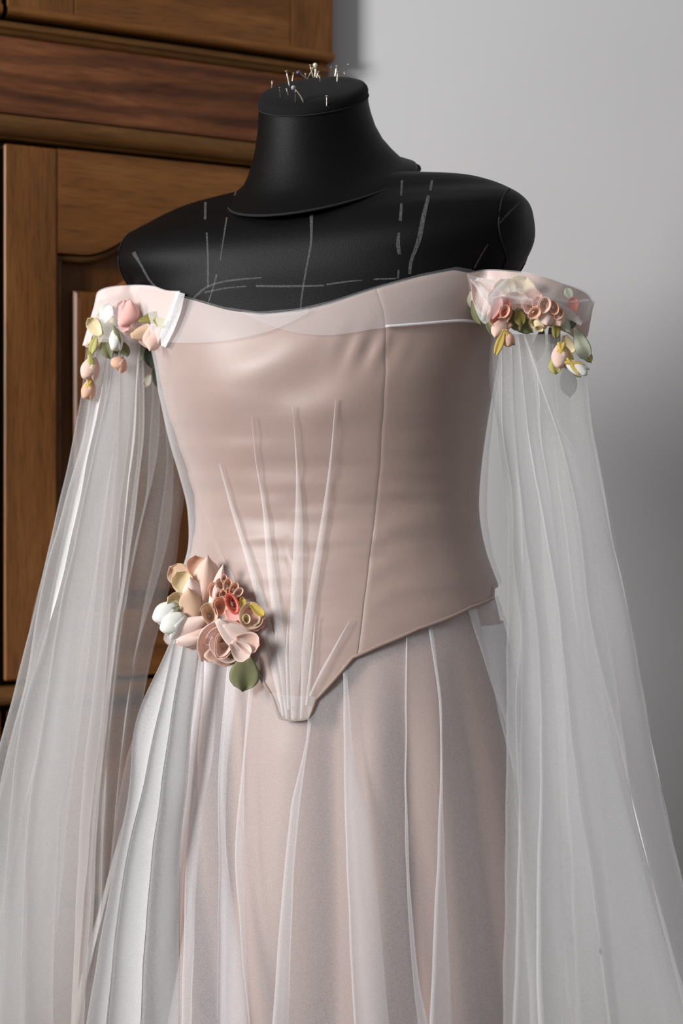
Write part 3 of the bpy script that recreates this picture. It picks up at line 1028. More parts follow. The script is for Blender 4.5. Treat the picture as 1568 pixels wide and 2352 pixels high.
# --- right sleeve
RS = [
    [(1128, 790), (1123, 872), (1152, 1040), (1166, 1200), (1165, 1369), (1163, 1600), (1161, 1900), (1157, 2175), (1153, 2400)],
    [(1180, 790), (1182, 1000), (1192, 1200), (1210, 1400), (1222, 1600), (1236, 1800), (1245, 2400)],
    [(1150, 790), (1152, 968), (1172, 1140), (1180, 1300), (1194, 1450), (1184, 1600), (1190, 1800), (1206, 2175), (1222, 2400)],
    [(1205, 780), (1226, 1006), (1240, 1197), (1252, 1389), (1272, 1600), (1282, 1800), (1300, 2400)],
    [(1172, 790), (1182, 1006), (1200, 1200), (1226, 1389), (1236, 1500), (1240, 1800), (1231, 2100), (1236, 2400)],
    [(1222, 780), (1254, 1063), (1282, 1216), (1312, 1389), (1350, 1542), (1394, 1677), (1438, 1843), (1499, 2064), (1556, 2240), (1620, 2400)],
    [(1190, 790), (1212, 1000), (1246, 1200), (1280, 1389), (1300, 1600), (1330, 1850), (1366, 2100), (1400, 2400)],
    [(1262, 790), (1280, 968), (1335, 1063), (1362, 1200), (1385, 1389), (1420, 1600), (1452, 1843), (1510, 2064), (1580, 2300), (1620, 2400)],
    [(1204, 776), (1240, 880), (1296, 1050), (1328, 1200), (1350, 1400), (1380, 1542), (1420, 1700), (1490, 2000), (1590, 2400)],
    [(1340, 790), (1352, 930), (1380, 1083), (1410, 1255), (1444, 1408), (1476, 1600), (1516, 1815), (1542, 1926), (1600, 2150), (1660, 2400)],
]
def dr_(px, py, k):
    t = max(0, (py - 790) / 1600.0)
    return -0.105 - 0.12 * t + zig(k, 0.003 + 0.012 * t) + 0.0006 * k
sheet('sleeve_front', RS, dr_, M_TULR, DRESS, 768, 2420, seed=3, wob=3)
RB = [
    [(1150, 790), (1150, 1000), (1168, 1250), (1172, 1600), (1170, 2000), (1164, 2400)],
    [(1300, 790), (1312, 1000), (1340, 1250), (1372, 1500), (1420, 1800), (1500, 2200), (1550, 2400)],
    [(1270, 790), (1270, 1000), (1300, 1250), (1330, 1500), (1372, 1800), (1430, 2200), (1470, 2400)],
    [(1345, 790), (1358, 950), (1384, 1083), (1420, 1260), (1452, 1420), (1484, 1620), (1526, 1850), (1590, 2100), (1670, 2400)],
]
def drb(px, py, k):
    t = max(0, (py - 790) / 1600.0)
    return -0.035 - 0.10 * t + zig(k, 0.004 + 0.010 * t)
sheet('sleeve_back', RB, drb, M_TULR, DRESS, 790, 2420, seed=4, wob=3)

def fan(name, left, right, n, depth, mat, seed, py0=790, py1=2420):
    """a gathered sheet between two outlines: folds overlap more and more toward the wide lower end"""
    rnd = random.Random(seed)
    ys = [py0, 1000, 1200, 1450, 1700, 2000, py1]
    edges = []
    f = 0.0
    fr = []
    for k in range(n):
        fr.append((k + (rnd.uniform(-.25, .25) if 0 < k < n - 1 else 0)) / (n - 1))
    for k in range(n):
        e = []
        for y in ys:
            t = (y - py0) / (py1 - py0)
            xl = ip(y, [p[1] for p in left], [p[0] for p in left]); xr = ip(y, [p[1] for p in right], [p[0] for p in right])
            o = (0.6 + 1.1 * t) / n * (1 if k % 2 else -1) if 0 < k < n - 1 else 0
            e.append((xl + (xr - xl) * min(1, max(0, fr[k] + o)), y))
        edges.append(e)
    sheet(name, edges, depth, mat, DRESS, py0, py1, nv=60, seg=7, seed=seed, wob=4)
fan('sleeve_layer', LS[0], LS[-1], 9, lambda px, py, k: 0.045 - 0.065 * max(0, (py - 790) / 1600.0) + zig(k, 0.003 + .009 * max(0, (py - 790) / 1600.0)), M_TULS, 21)
fan('sleeve_layer', RS[0], RS[-1], 9, lambda px, py, k: -0.075 - 0.11 * max(0, (py - 790) / 1600.0) + zig(k, 0.003 + .009 * max(0, (py - 790) / 1600.0)), M_TULR, 22)

# --- tulle over the skirt
def tul_y(px, py):
    h = hit(px, py, TUL_BVH)
    while h is None and abs(px - 784) > 20:      # past the side: hang level with the flank of the skirt
        px += 8 if px < 784 else -8
        h = hit(px, py, TUL_BVH)
    return h.y if h is not None else 0.0
_cache = {}
def ty(px, py):
    return tul_y(px, py)
# front folds, read from the bodice hem downward
SF = [
    [(405, 1420), (400, 1600), (380, 1800), (360, 2000), (330, 2400)],
    [(500, 1420), (492, 1704), (466, 1857), (452, 2010), (438, 2400)],
    [(470, 1420), (462, 1704), (440, 1857), (426, 2010), (416, 2400)],
    [(560, 1420), (540, 1600), (520, 1800), (520, 1960), (556, 2200), (578, 2400)],
    [(535, 1420), (515, 1600), (500, 1800), (502, 1960), (500, 2150), (497, 2400)],
    [(600, 1420), (584, 1560), (566, 1700), (560, 1860), (562, 2120), (576, 2400)],
    [(592, 1420), (570, 1600), (552, 1800), (540, 1960), (556, 2200), (576, 2400)],
    [(722, 1420), (716, 1640), (700, 1760), (687, 1857), (672, 2060), (662, 2400)],
    [(714, 1420), (706, 1679), (690, 1760), (668, 1857), (643, 2112), (622, 2400)],
    [(790, 1420), (803, 1640), (812, 1732), (849, 1898), (877, 2175), (898, 2400)],
    [(782, 1420), (788, 1555), (790, 1788), (801, 2120), (815, 2400)],
    [(935, 1420), (934, 1677), (933, 1815), (944, 2064), (962, 2258), (994, 2400)],
    [(933, 1420), (931, 1677), (929, 1815), (935, 2064), (948, 2258), (966, 2400)],
    [(990, 1420), (1012, 1600), (1014, 1705), (1018, 1870), (1030, 2180), (1040, 2400)],
    [(980, 1420), (1006, 1600), (1011, 1705), (1006, 1900), (994, 2180), (984, 2400)],
    [(1100, 1420), (1150, 1600), (1180, 1800), (1215, 2100), (1250, 2400)],
    [(1080, 1420), (1125, 1560), (1165, 1680), (1190, 1900), (1225, 2400)],
    [(1160, 1420), (1220, 1600), (1265, 1800), (1310, 2100), (1350, 2400)],
]
def ds(px, py, k):
    t = max(0, (py - 1420) / 950.0)
    return ty(px, py) - 0.003 + zig(k, 0.0015 + 0.007 * t) - 0.012 * t
def tulle_front():
    sheet('tulle_overskirt', SF, ds, M_TULF, DRESS, 1368, 2420, nv=80, seed=5, wob=2)
tulle_front()
# dense bunch on the viewer's left side of the skirt, several layers
def bunch(edges, y0, mat, seed, amp=0.008):
    def dd(px, py, k):
        t = max(0, (py - 1470) / 900.0)
        return y0 - 0.05 * t + zig(k, 0.003 + amp * t)
    sheet('tulle_overskirt', edges, dd, mat, DRESS, 1465, 2420, nv=70, seed=seed, wob=3)
B1 = [
    [(392, 1470), (367, 1525), (312, 1653), (300, 1780), (270, 1960), (240, 2100), (190, 2400)],
    [(420, 1470), (404, 1600), (385, 1800), (352, 2000), (318, 2200), (300, 2400)],
    [(400, 1470), (372, 1600), (340, 1750), (306, 1900), (270, 2100), (240, 2400)],
    [(450, 1470), (440, 1600), (424, 1800), (413, 2000), (413, 2400)],
    [(424, 1470), (400, 1600), (370, 1800), (345, 2000), (330, 2200), (318, 2400)],
    [(462, 1470), (446, 1600), (430, 1800), (412, 2000), (412, 2400)],
]
B2 = [
    [(396, 1470), (372, 1560), (330, 1700), (290, 1900), (250, 2100), (200, 2400)],
    [(440, 1470), (432, 1600), (420, 1800), (400, 2000), (388, 2400)],
    [(410, 1470), (390, 1600), (360, 1780), (330, 1950), (300, 2150), (270, 2400)],
    [(470, 1470), (456, 1650), (436, 1850), (416, 2050), (414, 2400)],
]
M_TULD = tulle('dense_skirt_tulle', 0.90, 0.98, col=(0.965, 0.965, 0.97, 1))
bunch(B1, -0.085, M_TULD, 6)
bunch(B2, -0.055, M_TULD, 7)
# loose outer layer that shows between the sleeve and the bunch
B3 = [
    [(388, 1480), (340, 1600), (290, 1750), (262, 1900), (235, 2100), (180, 2400)],
    [(395, 1480), (360, 1620), (320, 1780), (296, 1950), (262, 2120), (230, 2400)],
    [(391, 1480), (345, 1640), (300, 1800), (272, 1950), (240, 2150), (205, 2400)],
    [(400, 1480), (376, 1640), (345, 1800), (318, 1980), (290, 2150), (270, 2400)],
]
def d3(px, py, k): return 0.0 + zig(k, 0.006)
sheet('tulle_overskirt', B3, d3, M_TUL, DRESS, 1480, 2420, nv=60, seed=8, wob=3)
def around_back():
    """tulle round the sides and back of the skirt, down to the floor"""
    nphi, nz = 160, 40
    v = []
    for j in range(nz):
        z = 1.05 + (0.012 - 1.05) * j / (nz - 1)
        t = j / (nz - 1)
        for i in range(nphi):
            ph = 1.25 + (2 * math.pi - 2.5) * i / (nphi - 1)
            v.append(TUL.pt(ph if ph < math.pi else ph - 2 * math.pi, z, 0.012 * t * math.sin(i * 1.1) + 0.006 * t * math.sin(i * 0.37)))
    mesh('tulle_back', v, grid_faces(nphi, nz), M_TULD, DRESS)
around_back()

# ------------------------------------------------------------------ off-the-shoulder bands
BAND_BVH = []
def clear(px, py, Y, gap=0.006):
    """bring a depth forward where the form or the bodice would hide it"""
    for tree in (FORM_BVH, BODY_BVH):
        h = hit(px, py, tree)
        if h is not None: Y = min(Y, h.y - gap)
    for tree in BAND_BVH:
        h = hit(px, py, tree)
        if h is not None: Y = min(Y, h.y - 0.005)
    return Y

def band(name, top, bottom, yc, dy, mat, parent, n=44, m=12, off=0.0, closed=True, y_end=None, nz=0.0):
    """a loop of cloth: outline of the front half from top and bottom pixel curves, back half mirrored in depth"""
    a, b = path(top, n), path(bottom, n)
    v = []
    front, back = [], []
    for i in range(n):
        u = i / (n - 1)
        bow = math.sqrt(max(0.0, 1 - (2 * u - 1) ** 2)) ** 0.8
        fr, bk = [], []
        for j in range(m):
            t = j / (m - 1)
            px = a[i][0] + (b[i][0] - a[i][0]) * t; py = a[i][1] + (b[i][1] - a[i][1]) * t
            puff = 0.006 * math.sin(math.pi * t) + nz * noise.noise(Vector((px / 34.0, py / 22.0, 3.0 + off * 900)))
            fr.append(P(px, py, clear(px, py, yc - dy * bow - puff * bow - off, 0.004 + off * .9)))
            bk.append(P(px, py, yc + dy * bow + puff * bow))
        front.append(fr); back.append(bk)
    cols = front + (back[::-1][1:-1] if closed else [])
    v = [p for c in cols for p in c]
    k = len(cols)
    f = []
    for i in range(k if closed else k - 1):
        i2 = (i + 1) % k
        for j in range(m - 1):
            f.append((i * m + j, i * m + j + 1, i2 * m + j + 1, i2 * m + j))
    if name == 'sleeve_band': newtrees.append(BVHTree.FromPolygons([tuple(q) for q in v], f))
    return mesh(name, v, f, mat, parent)
newtrees = []

LT = [(221, 694), (226, 672), (250, 661), (300, 656), (350, 658), (382, 668), (414, 670)]
LBm = [(191, 792), (200, 798), (230, 786), (280, 782), (320, 782), (350, 780), (378, 778)]
band('sleeve_band', LT, LBm, 0.050, 0.040, M_BAND, DRESS, nz=.003)
band('band_tulle', [(p[0] - (2 if p[0] < 260 else 0), p[1] - 2) for p in LT], [(189, 794), (202, 790), (240, 786), (290, 787), (330, 789), (362, 790)], 0.050, 0.040, M_TULP, DRESS, off=0.020, closed=False, nz=.002)
RT = [(1072, 630), (1110, 622), (1160, 623), (1220, 630), (1290, 651), (1345, 674), (1363, 697)]
RBm = [(1090, 700), (1120, 738), (1180, 736), (1240, 744), (1300, 764), (1336, 786), (1350, 770)]
band('sleeve_band', RT, RBm, -0.080, 0.045, M_BAND, DRESS, nz=.003)
band('band_tulle', [(p[0] + (3 if p[0] > 1300 else 0), p[1] - 3) for p in RT], [(1078, 680), (1112, 744), (1150, 706), (1200, 698), (1260, 714), (1330, 742), (1352, 736)], -0.080, 0.045, M_TULP, DRESS, off=0.028, closed=False, nz=.004)
BAND_BVH += newtrees
# folds of that tulle: narrow doubled strips
def free_strip(name, pts, widths, y, mat, parent, n=24, across=4, bulge=.002):
    pp = path(pts, n)
    wl = [i / (len(widths) - 1) for i in range(len(widths))]
    v = []
    for i in range(n):
        a = pp[max(0, i - 1)]; b = pp[min(n - 1, i + 1)]
        t = Vector((b[0] - a[0], b[1] - a[1])).normalized(); nn = Vector((-t.y, t.x))
        wd = ip(i / (n - 1), wl, widths)
        yy = y[0] + (y[1] - y[0]) * i / (n - 1) if isinstance(y, tuple) else y
        for q in range(across):
            s = q / (across - 1) - 0.5
            v.append(P(pp[i][0] + nn.x * wd * s, pp[i][1] + nn.y * wd * s, clear(pp[i][0] + nn.x * wd * s, pp[i][1] + nn.y * wd * s, yy, .012) - bulge * (1 - 4 * s * s)))
    return mesh(name, v, grid_faces(across, n), mat, parent)
free_strip('tulle_fold', [(1076, 634), (1120, 648), (1180, 668), (1230, 686), (1300, 694), (1352, 690)], [6, 14, 22, 20, 12, 6], (-.128, -.128), M_TUL, DRESS)
free_strip('tulle_fold', [(1080, 640), (1112, 672), (1132, 690), (1160, 684), (1220, 690)], [6, 16, 18, 12, 4], (-.130, -.150), M_TUL, DRESS)
free_strip('tulle_fold', [(1165, 640), (1140, 670), (1118, 705), (1108, 735)], [4, 14, 20, 10], (-.150, -.148), M_TULP, DRESS)
free_strip('tulle_fold', [(1230, 684), (1270, 700), (1310, 724), (1336, 744)], [8, 20, 24, 10], (-.150, -.145), M_TUL, DRESS)
# crisp folded tulle strip where the left band meets the bodice
free_strip('folded_tulle_strip', [(415, 672), (402, 715), (386, 755), (370, 794)], [20, 26, 28, 22], (-0.030, -0.012), M_TULW, DRESS, bulge=.001)

# ------------------------------------------------------------------ fabric flowers
def silk(name, c, trans=0.30, var=0.05):
    return fabric(name, rgb(*c), rough=0.7, sheen=0.1, weave=0.12, trans=trans, spec=0.2, var=var, weave_scale=1400)
S = {
    'blush': silk('silk_blush', (244, 216, 203)), 'peach': silk('silk_peach', (243, 203, 178)), 'pale': silk('silk_pale_pink', (248, 228, 220)),
    'pink': silk('silk_pink', (250, 203, 196)), 'coral': silk('silk_coral', (247, 150, 132)), 'cream': silk('silk_cream', (247, 233, 196)),
    'ivory': silk('silk_ivory', (246, 241, 226)), 'white': silk('silk_white', (247, 247, 243)), 'yellow': silk('silk_yellow', (222, 196, 110)),
    'olive': silk('silk_olive', (166, 156, 88), .35), 'green': silk('silk_leaf_green', (152, 154, 116), .35), 'dark': silk('silk_grey_green', (112, 120, 104), .35),
    'lime': silk('silk_yellow_green', (208, 204, 136), .35), 'mint': silk('silk_pale_green', (214, 220, 200), .35), 'grey': silk('silk_smoke', (116, 116, 112), .35),
    'beige': silk('silk_beige', (236, 208, 182), .40), 'sand': silk('silk_sand', (233, 208, 184)),
}
M_VEIN = plain('leaf_edge_thread', rgb(96, 98, 70), 0.8)

def frame(origin, ang, N):
    """local x across, y along the image direction ang (degrees, 0 right, 90 up), z = N"""
    N = Vector(N).normalized()
    a = R(ang)
    y = Vector((math.cos(a), 0, math.sin(a)))
    y = (y - N * y.dot(N)).normalized()
    x = y.cross(N)
    return Matrix(((x.x, y.x, N.x, origin.x), (x.y, y.y, N.y, origin.y), (x.z, y.z, N.z, origin.z), (0, 0, 0, 1)))

def petal_pts(L, W, cup=0.2, curl=0.4, k=5.0, base=0.25, ruf=0.0, seed=0.0, nu=11, nv=12, fold=0.0):
    pts = []
    y = z = 0.0
    prev = 0.0
    for j in range(nv):
        v = j / (nv - 1)
        a = curl * (v - 0.35) * 1.5
        if j:
            d = (v - prev) * L
            y += math.cos(a) * d; z += math.sin(a) * d
        prev = v
        wv = W / 2 * (base + (1 - base) * math.sin(min(1, v * 1.25) * math.pi / 2)) * max(0.0, 1 - v ** k) ** 0.55
        wv = max(wv, W * 0.012)
        for i in range(nu):
            u = 2 * i / (nu - 1) - 1
            zz = z + cup * W * (u * u - 0.3) * (0.4 + 0.6 * v) + fold * W * abs(u) * 0.5
            zz += ruf * W * v * math.sin(u * 4.2 + seed) + 0.03 * W * noise.noise(Vector((u * 1.3 + seed, v * 2.0, seed)))
            yy = y - 0.06 * L * u * u * v
            pts.append((u * wv, yy, zz))
    return pts

PF = grid_faces(11, 12)
_seed = [0.0]
REF = [None]
def adj(px, py, Y):
    """keep the stacking order of the petals but follow the surface they are sewn to"""
    if REF[0] is None or Y > 0.03: return Y
    near = 9.0
    for tree in [FORM_BVH, BODY_BVH, TUL_BVH] + BAND_BVH:
        h = hit(px, py, tree)
        if h is not None: near = min(near, h.y)
    return Y + min(0.0, near - REF[0])

def petal(name, px, py, Y, ang, Lp, Wp, mat, parent, cup=0.2, curl=0.4, k=5.0, base=0.25, ruf=0.03, N=(0, -1, 0.15), fold=0.0):
    """petal or leaf rooted at pixel px,py; lengths in pixels"""
    _seed[0] += 1.37
    a = R(ang)
    Y = min(adj(px, py, Y), adj(px + math.cos(a) * Lp * .6, py - math.sin(a) * Lp * .6, Y))
    o = P(px, py, Y); sc = (D + Y) / F
    M = frame(o, ang, N)
    pts = [M @ Vector(p) for p in petal_pts(Lp * sc, Wp * sc, cup, curl, k, base, ruf, _seed[0], fold=fold)]
    return mesh(name, pts, PF, S[mat] if isinstance(mat, str) else mat, parent, solid=0.0003)

def leaf(px, py, Y, ang, Lp, Wp, mat, parent, N=(0, -1, 0.1), curl=-0.35, k=2.6, name='leaf'):
    o = petal(name, px, py, Y, ang, Lp, Wp, mat, parent, cup=-0.06, curl=curl, k=k, base=0.12, ruf=0.05, N=N, fold=0.10)
    # midrib and bound edge
    me = o.data
    vv = [v.co.copy() for v in me.vertices]
    if Lp > 34:
        n = Vector(N).normalized()
        rim = [vv[j * 11] for j in range(12)] + [vv[j * 11 + 10] for j in range(11, -1, -1)]
        tube('leaf_edge', rim, 0.00020, M_VEIN, o, 5)
    return o

def rolled(name, px, py, Y, Rp, Lp, mat, parent, ang=90, squash=0.75, N=(0, -1, 0.2), turns=1.25, deep=0.35, point=0.3):
    """a petal rolled into an open cone whose mouth looks along N"""
    Y = adj(px, py, Y)
    o = P(px, py, Y); sc = (D + Y) / F
    M = frame(o, ang, N)
    n, m = 30, 7
    v = []
    for j in range(m):
        t = j / (m - 1)
        for i in range(n):
            th = turns * 2 * math.pi * i / (n - 1)
            r = Rp * sc * (deep + (1 - deep) * t ** 0.7) * (0.72 + 0.28 * i / (n - 1))
            lip = 0.10 * Rp * sc * (t ** 4)
            x = math.cos(th + 2.2) * (r + lip) * squash
            y = math.sin(th + 2.2) * (r + lip)
            y += point * Rp * sc * t * math.exp(-((th % (2 * math.pi) - 1.2) / 0.7) ** 2)
            v.append(M @ Vector((x, y, -Lp * sc * (1 - t))))
    return mesh(name, v, grid_faces(n, m), S[mat], parent, solid=0.0004)

def rose(px, py, Y, r, mats, parent, N=(-0.1, -1, 0.25), rings=((3, 0.35, 0.75), (4, 0.75, 1.0), (5, 1.1, 1.15)), core='blush', rot=0.0, name='fabric_rose'):
    """rolled heart with rings of overlapping petals; rings: (count, opening angle, size)"""
    sc = (D + Y) / F
    heart = rolled(name, px, py, Y - 0.002, r * 0.36, r * 0.7, core, parent, ang=60 + rot, N=N, turns=2.3, squash=0.85)
    n = Vector(N).normalized()
    M = frame(P(px, py, Y), 90, N)
    ex, ey = M.col[0].to_3d(), M.col[1].to_3d()
    for q, (cnt, op, size) in enumerate(rings):
        for i in range(cnt):
            _seed[0] += 1.1
            a = 2 * math.pi * (i + 0.5 * q) / cnt + rot + 0.2 * math.sin(_seed[0])
            rad = ex * math.cos(a) + ey * math.sin(a)
            d = n * math.cos(op) + rad * math.sin(op)
            z = n * math.sin(op) - rad * math.cos(op)
            x = d.cross(z)
            b = P(px, py, Y) - n * (r * sc * 0.55) + rad * (r * sc * 0.10 * (q + 1))
            MM = Matrix(((x.x, d.x, z.x, b.x), (x.y, d.y, z.y, b.y), (x.z, d.z, z.z, b.z), (0, 0, 0, 1)))
            pts = [MM @ Vector(p) for p in petal_pts(r * sc * size, r * sc * size * 1.15, 0.22, -0.75, 5.5, 0.35, 0.05, _seed[0])]
            mesh('petal', pts, PF, S[mats[(q + i) % len(mats)]], heart, solid=0.0003)
    return heart

def bud(px, py, Y, ang, Lp, Wp, mat, sepal, parent, N=(0, -1, 0.1), nsep=2, name='fabric_bud'):
    """closed bud; px,py is the stem end, ang the way it points"""
    Y = adj(px + math.cos(R(ang)) * Lp * .5, py - math.sin(R(ang)) * Lp * .5, Y)
    sc = (D + Y) / F
    M = frame(P(px, py, Y), ang, N)
    L, W = Lp * sc, Wp * sc
    n, m = 20, 12
    v = []
    for j in range(m):
        t = j / (m - 1)
        r = W / 2 * (math.sin(math.pi * min(1, t * 0.80 + 0.06)) ** 0.8) * (1 if t < .9 else .9)
        for i in range(n):
            a = 2 * math.pi * i / n
            rr = r * (1 + 0.10 * math.sin(2 * a + t * 5))
            v.append(M @ Vector((rr * math.cos(a), t * L, rr * 0.8 * math.sin(a))))
    f = grid_faces(n, m, True); f.append(tuple(range(n))[::-1]); f.append(tuple((m - 1) * n + i for i in range(n)))
    b = mesh(name, v, f, S[mat], parent)
    # wrapping petals round the bud
    for q, (a0, a1) in enumerate(((-0.3, 2.6), (1.7, 4.6))):
        v = []
        for j in range(9):
            t = j / 8
            r = W / 2 * (math.sin(math.pi * min(1, t * 0.72 + 0.06)) ** 0.8) * 1.10 + 0.0004
            for i in range(12):
                u = i / 11
                a = a0 + (a1 - a0) * u
                top = 1.04 - 0.35 * (2 * u - 1) ** 2 * t
                v.append(M @ Vector((r * math.cos(a), t * L * top, r * 0.85 * math.sin(a))))
        mesh('petal', v, grid_faces(12, 9), S[mat], b, solid=0.0003)
    for q in range(nsep):
        sgn = -1 if q % 2 else 1
        MM = M @ Matrix.Rotation(sgn * 0.42, 4, 'Z') @ Matrix.Translation((sgn * W * 0.18, -L * .06, W * (0.42 if q < 2 else -.3)))
        pts = [MM @ Vector(p) for p in petal_pts(L * 0.85, W * 0.55, -0.25, -0.2, 2.4, 0.3, 0.05, q * 3.0)]
        mesh('sepal', pts, PF, S[sepal], b, solid=0.0003)
    return b

def flowers_left():
    y = 0.004
    T = DRESS
    REF[0] = 0.006
    # ivory blossom
    h = petal('ivory_blossom', 250, 765, y, 110, 62, 50, 'ivory', T, N=(-.3, -1, .3))
    petal('petal', 245, 760, y - .003, 150, 48, 46, 'ivory', h, N=(-.4, -1, .2), curl=.8)
    petal('petal', 240, 770, y - .004, 75, 52, 44, 'cream', h, N=(-.2, -1, .4), curl=.6)
    petal('petal', 268, 758, y - .004, 175, 58, 42, 'ivory', h, N=(-.3, -1, -.2), curl=.7)
    petal('petal', 262, 772, y - .006, 195, 60, 40, 'cream', h, N=(-.2, -1, -.3), curl=.5)
    petal('petal', 236, 742, y - .010, 70, 50, 44, 'white', h, N=(-.3, -1, .2), curl=.5, k=3)
    petal('petal', 232, 770, y - .012, 130, 52, 40, 'cream', h, N=(-.4, -1, 0), curl=.4, k=4)
    # pale trailing petals on the outer edge
    petal('loose_petal', 238, 752, y - .002, 232, 62, 34, 'cream', T, N=(-.5, -1, 0), curl=.5)
    # pink rose bud
    r_ = rose(287, 716, adj(287, 716, y - .006) , 36, ['pink'], T, core='pink', N=(-.15, -1, .1), rings=((3, .12, 1.0), (3, .35, 1.15)))
    petal('petal', 275, 748, y - .020, 62, 66, 56, 'pink', r_, cup=-.28, curl=.5, N=(-.2, -1, .1), k=6)
    petal('petal', 306, 746, y - .017, 112, 62, 30, 'pink', r_, cup=-.2, curl=.5, N=(.3, -1, .1))
    petal('petal', 272, 738, y - .016, 318, 34, 30, 'pink', r_, cup=-.1, curl=.3)
    # peach blossom to the right of it
    h = petal('peach_blossom', 283, 768, y - .006, 28, 74, 40, 'beige', T, cup=-.15, curl=.3, N=(0, -1, -.1), k=4)
    petal('petal', 330, 750, y - .004, 300, 56, 44, 'peach', h, cup=.2, N=(.2, -1, -.1))
    petal('petal', 350, 748, y - .002, 262, 54, 40, 'blush', h, cup=-.2, N=(.3, -1, 0))
    petal('petal', 372, 752, y - .001, 240, 66, 36, 'blush', h, cup=-.2, N=(.3, -1, 0))
    petal('petal', 300, 772, y - .014, 12, 70, 44, 'beige', h, cup=-.2, curl=-.3, N=(0, -1, -.2), k=4)
    petal('petal', 318, 782, y - .010, 350, 52, 36, 'blush', h, cup=-.2, curl=-.3, N=(0, -1, -.2), k=4)
    leaf(318, 738, y - .002, 14, 68, 34, 'olive', T)
    petal('loose_petal', 352, 732, y - .008, 330, 36, 26, 'lime', T)
    # hanging leaves and buds
    b = bud(268, 752, y - .014, 268, 54, 27, 'white', 'green', T, nsep=1)
    leaf(284, 786, y - .008, 285, 36, 24, 'green', b, name='sepal')
    leaf(222, 772, y - .008, 248, 46, 26, 'lime', T, N=(-.3, -1, 0))
    leaf(240, 778, y - .004, 285, 50, 40, 'green', T)
    leaf(208, 796, y + .002, 252, 34, 18, 'olive', T, N=(-.6, -1, 0))
    leaf(258, 780, y - .001, 300, 42, 30, 'green', T)
    bud(215, 820, y - .006, 256, 54, 38, 'blush', 'lime', T, nsep=1)
    bud(209, 872, y - .004, 258, 46, 28, 'peach', 'yellow', T, nsep=2)
    bud(284, 824, y - .012, 232, 30, 36, 'peach', 'peach', T, nsep=0)
    tube('bud_stem', [P(276, 800, y - .012), P(281, 812, y - .012), P(284, 825, y - .012)], 0.0004, M_VEIN, T, 5)
    leaf(350, 786, .055, 268, 62, 46, 'dark', T)
    leaf(352, 845, .055, 292, 56, 32, 'dark', T)
    leaf(330, 790, .056, 255, 46, 26, 'mint', T)
    petal('loose_petal', 345, 860, .057, 250, 34, 20, 'ivory', T)

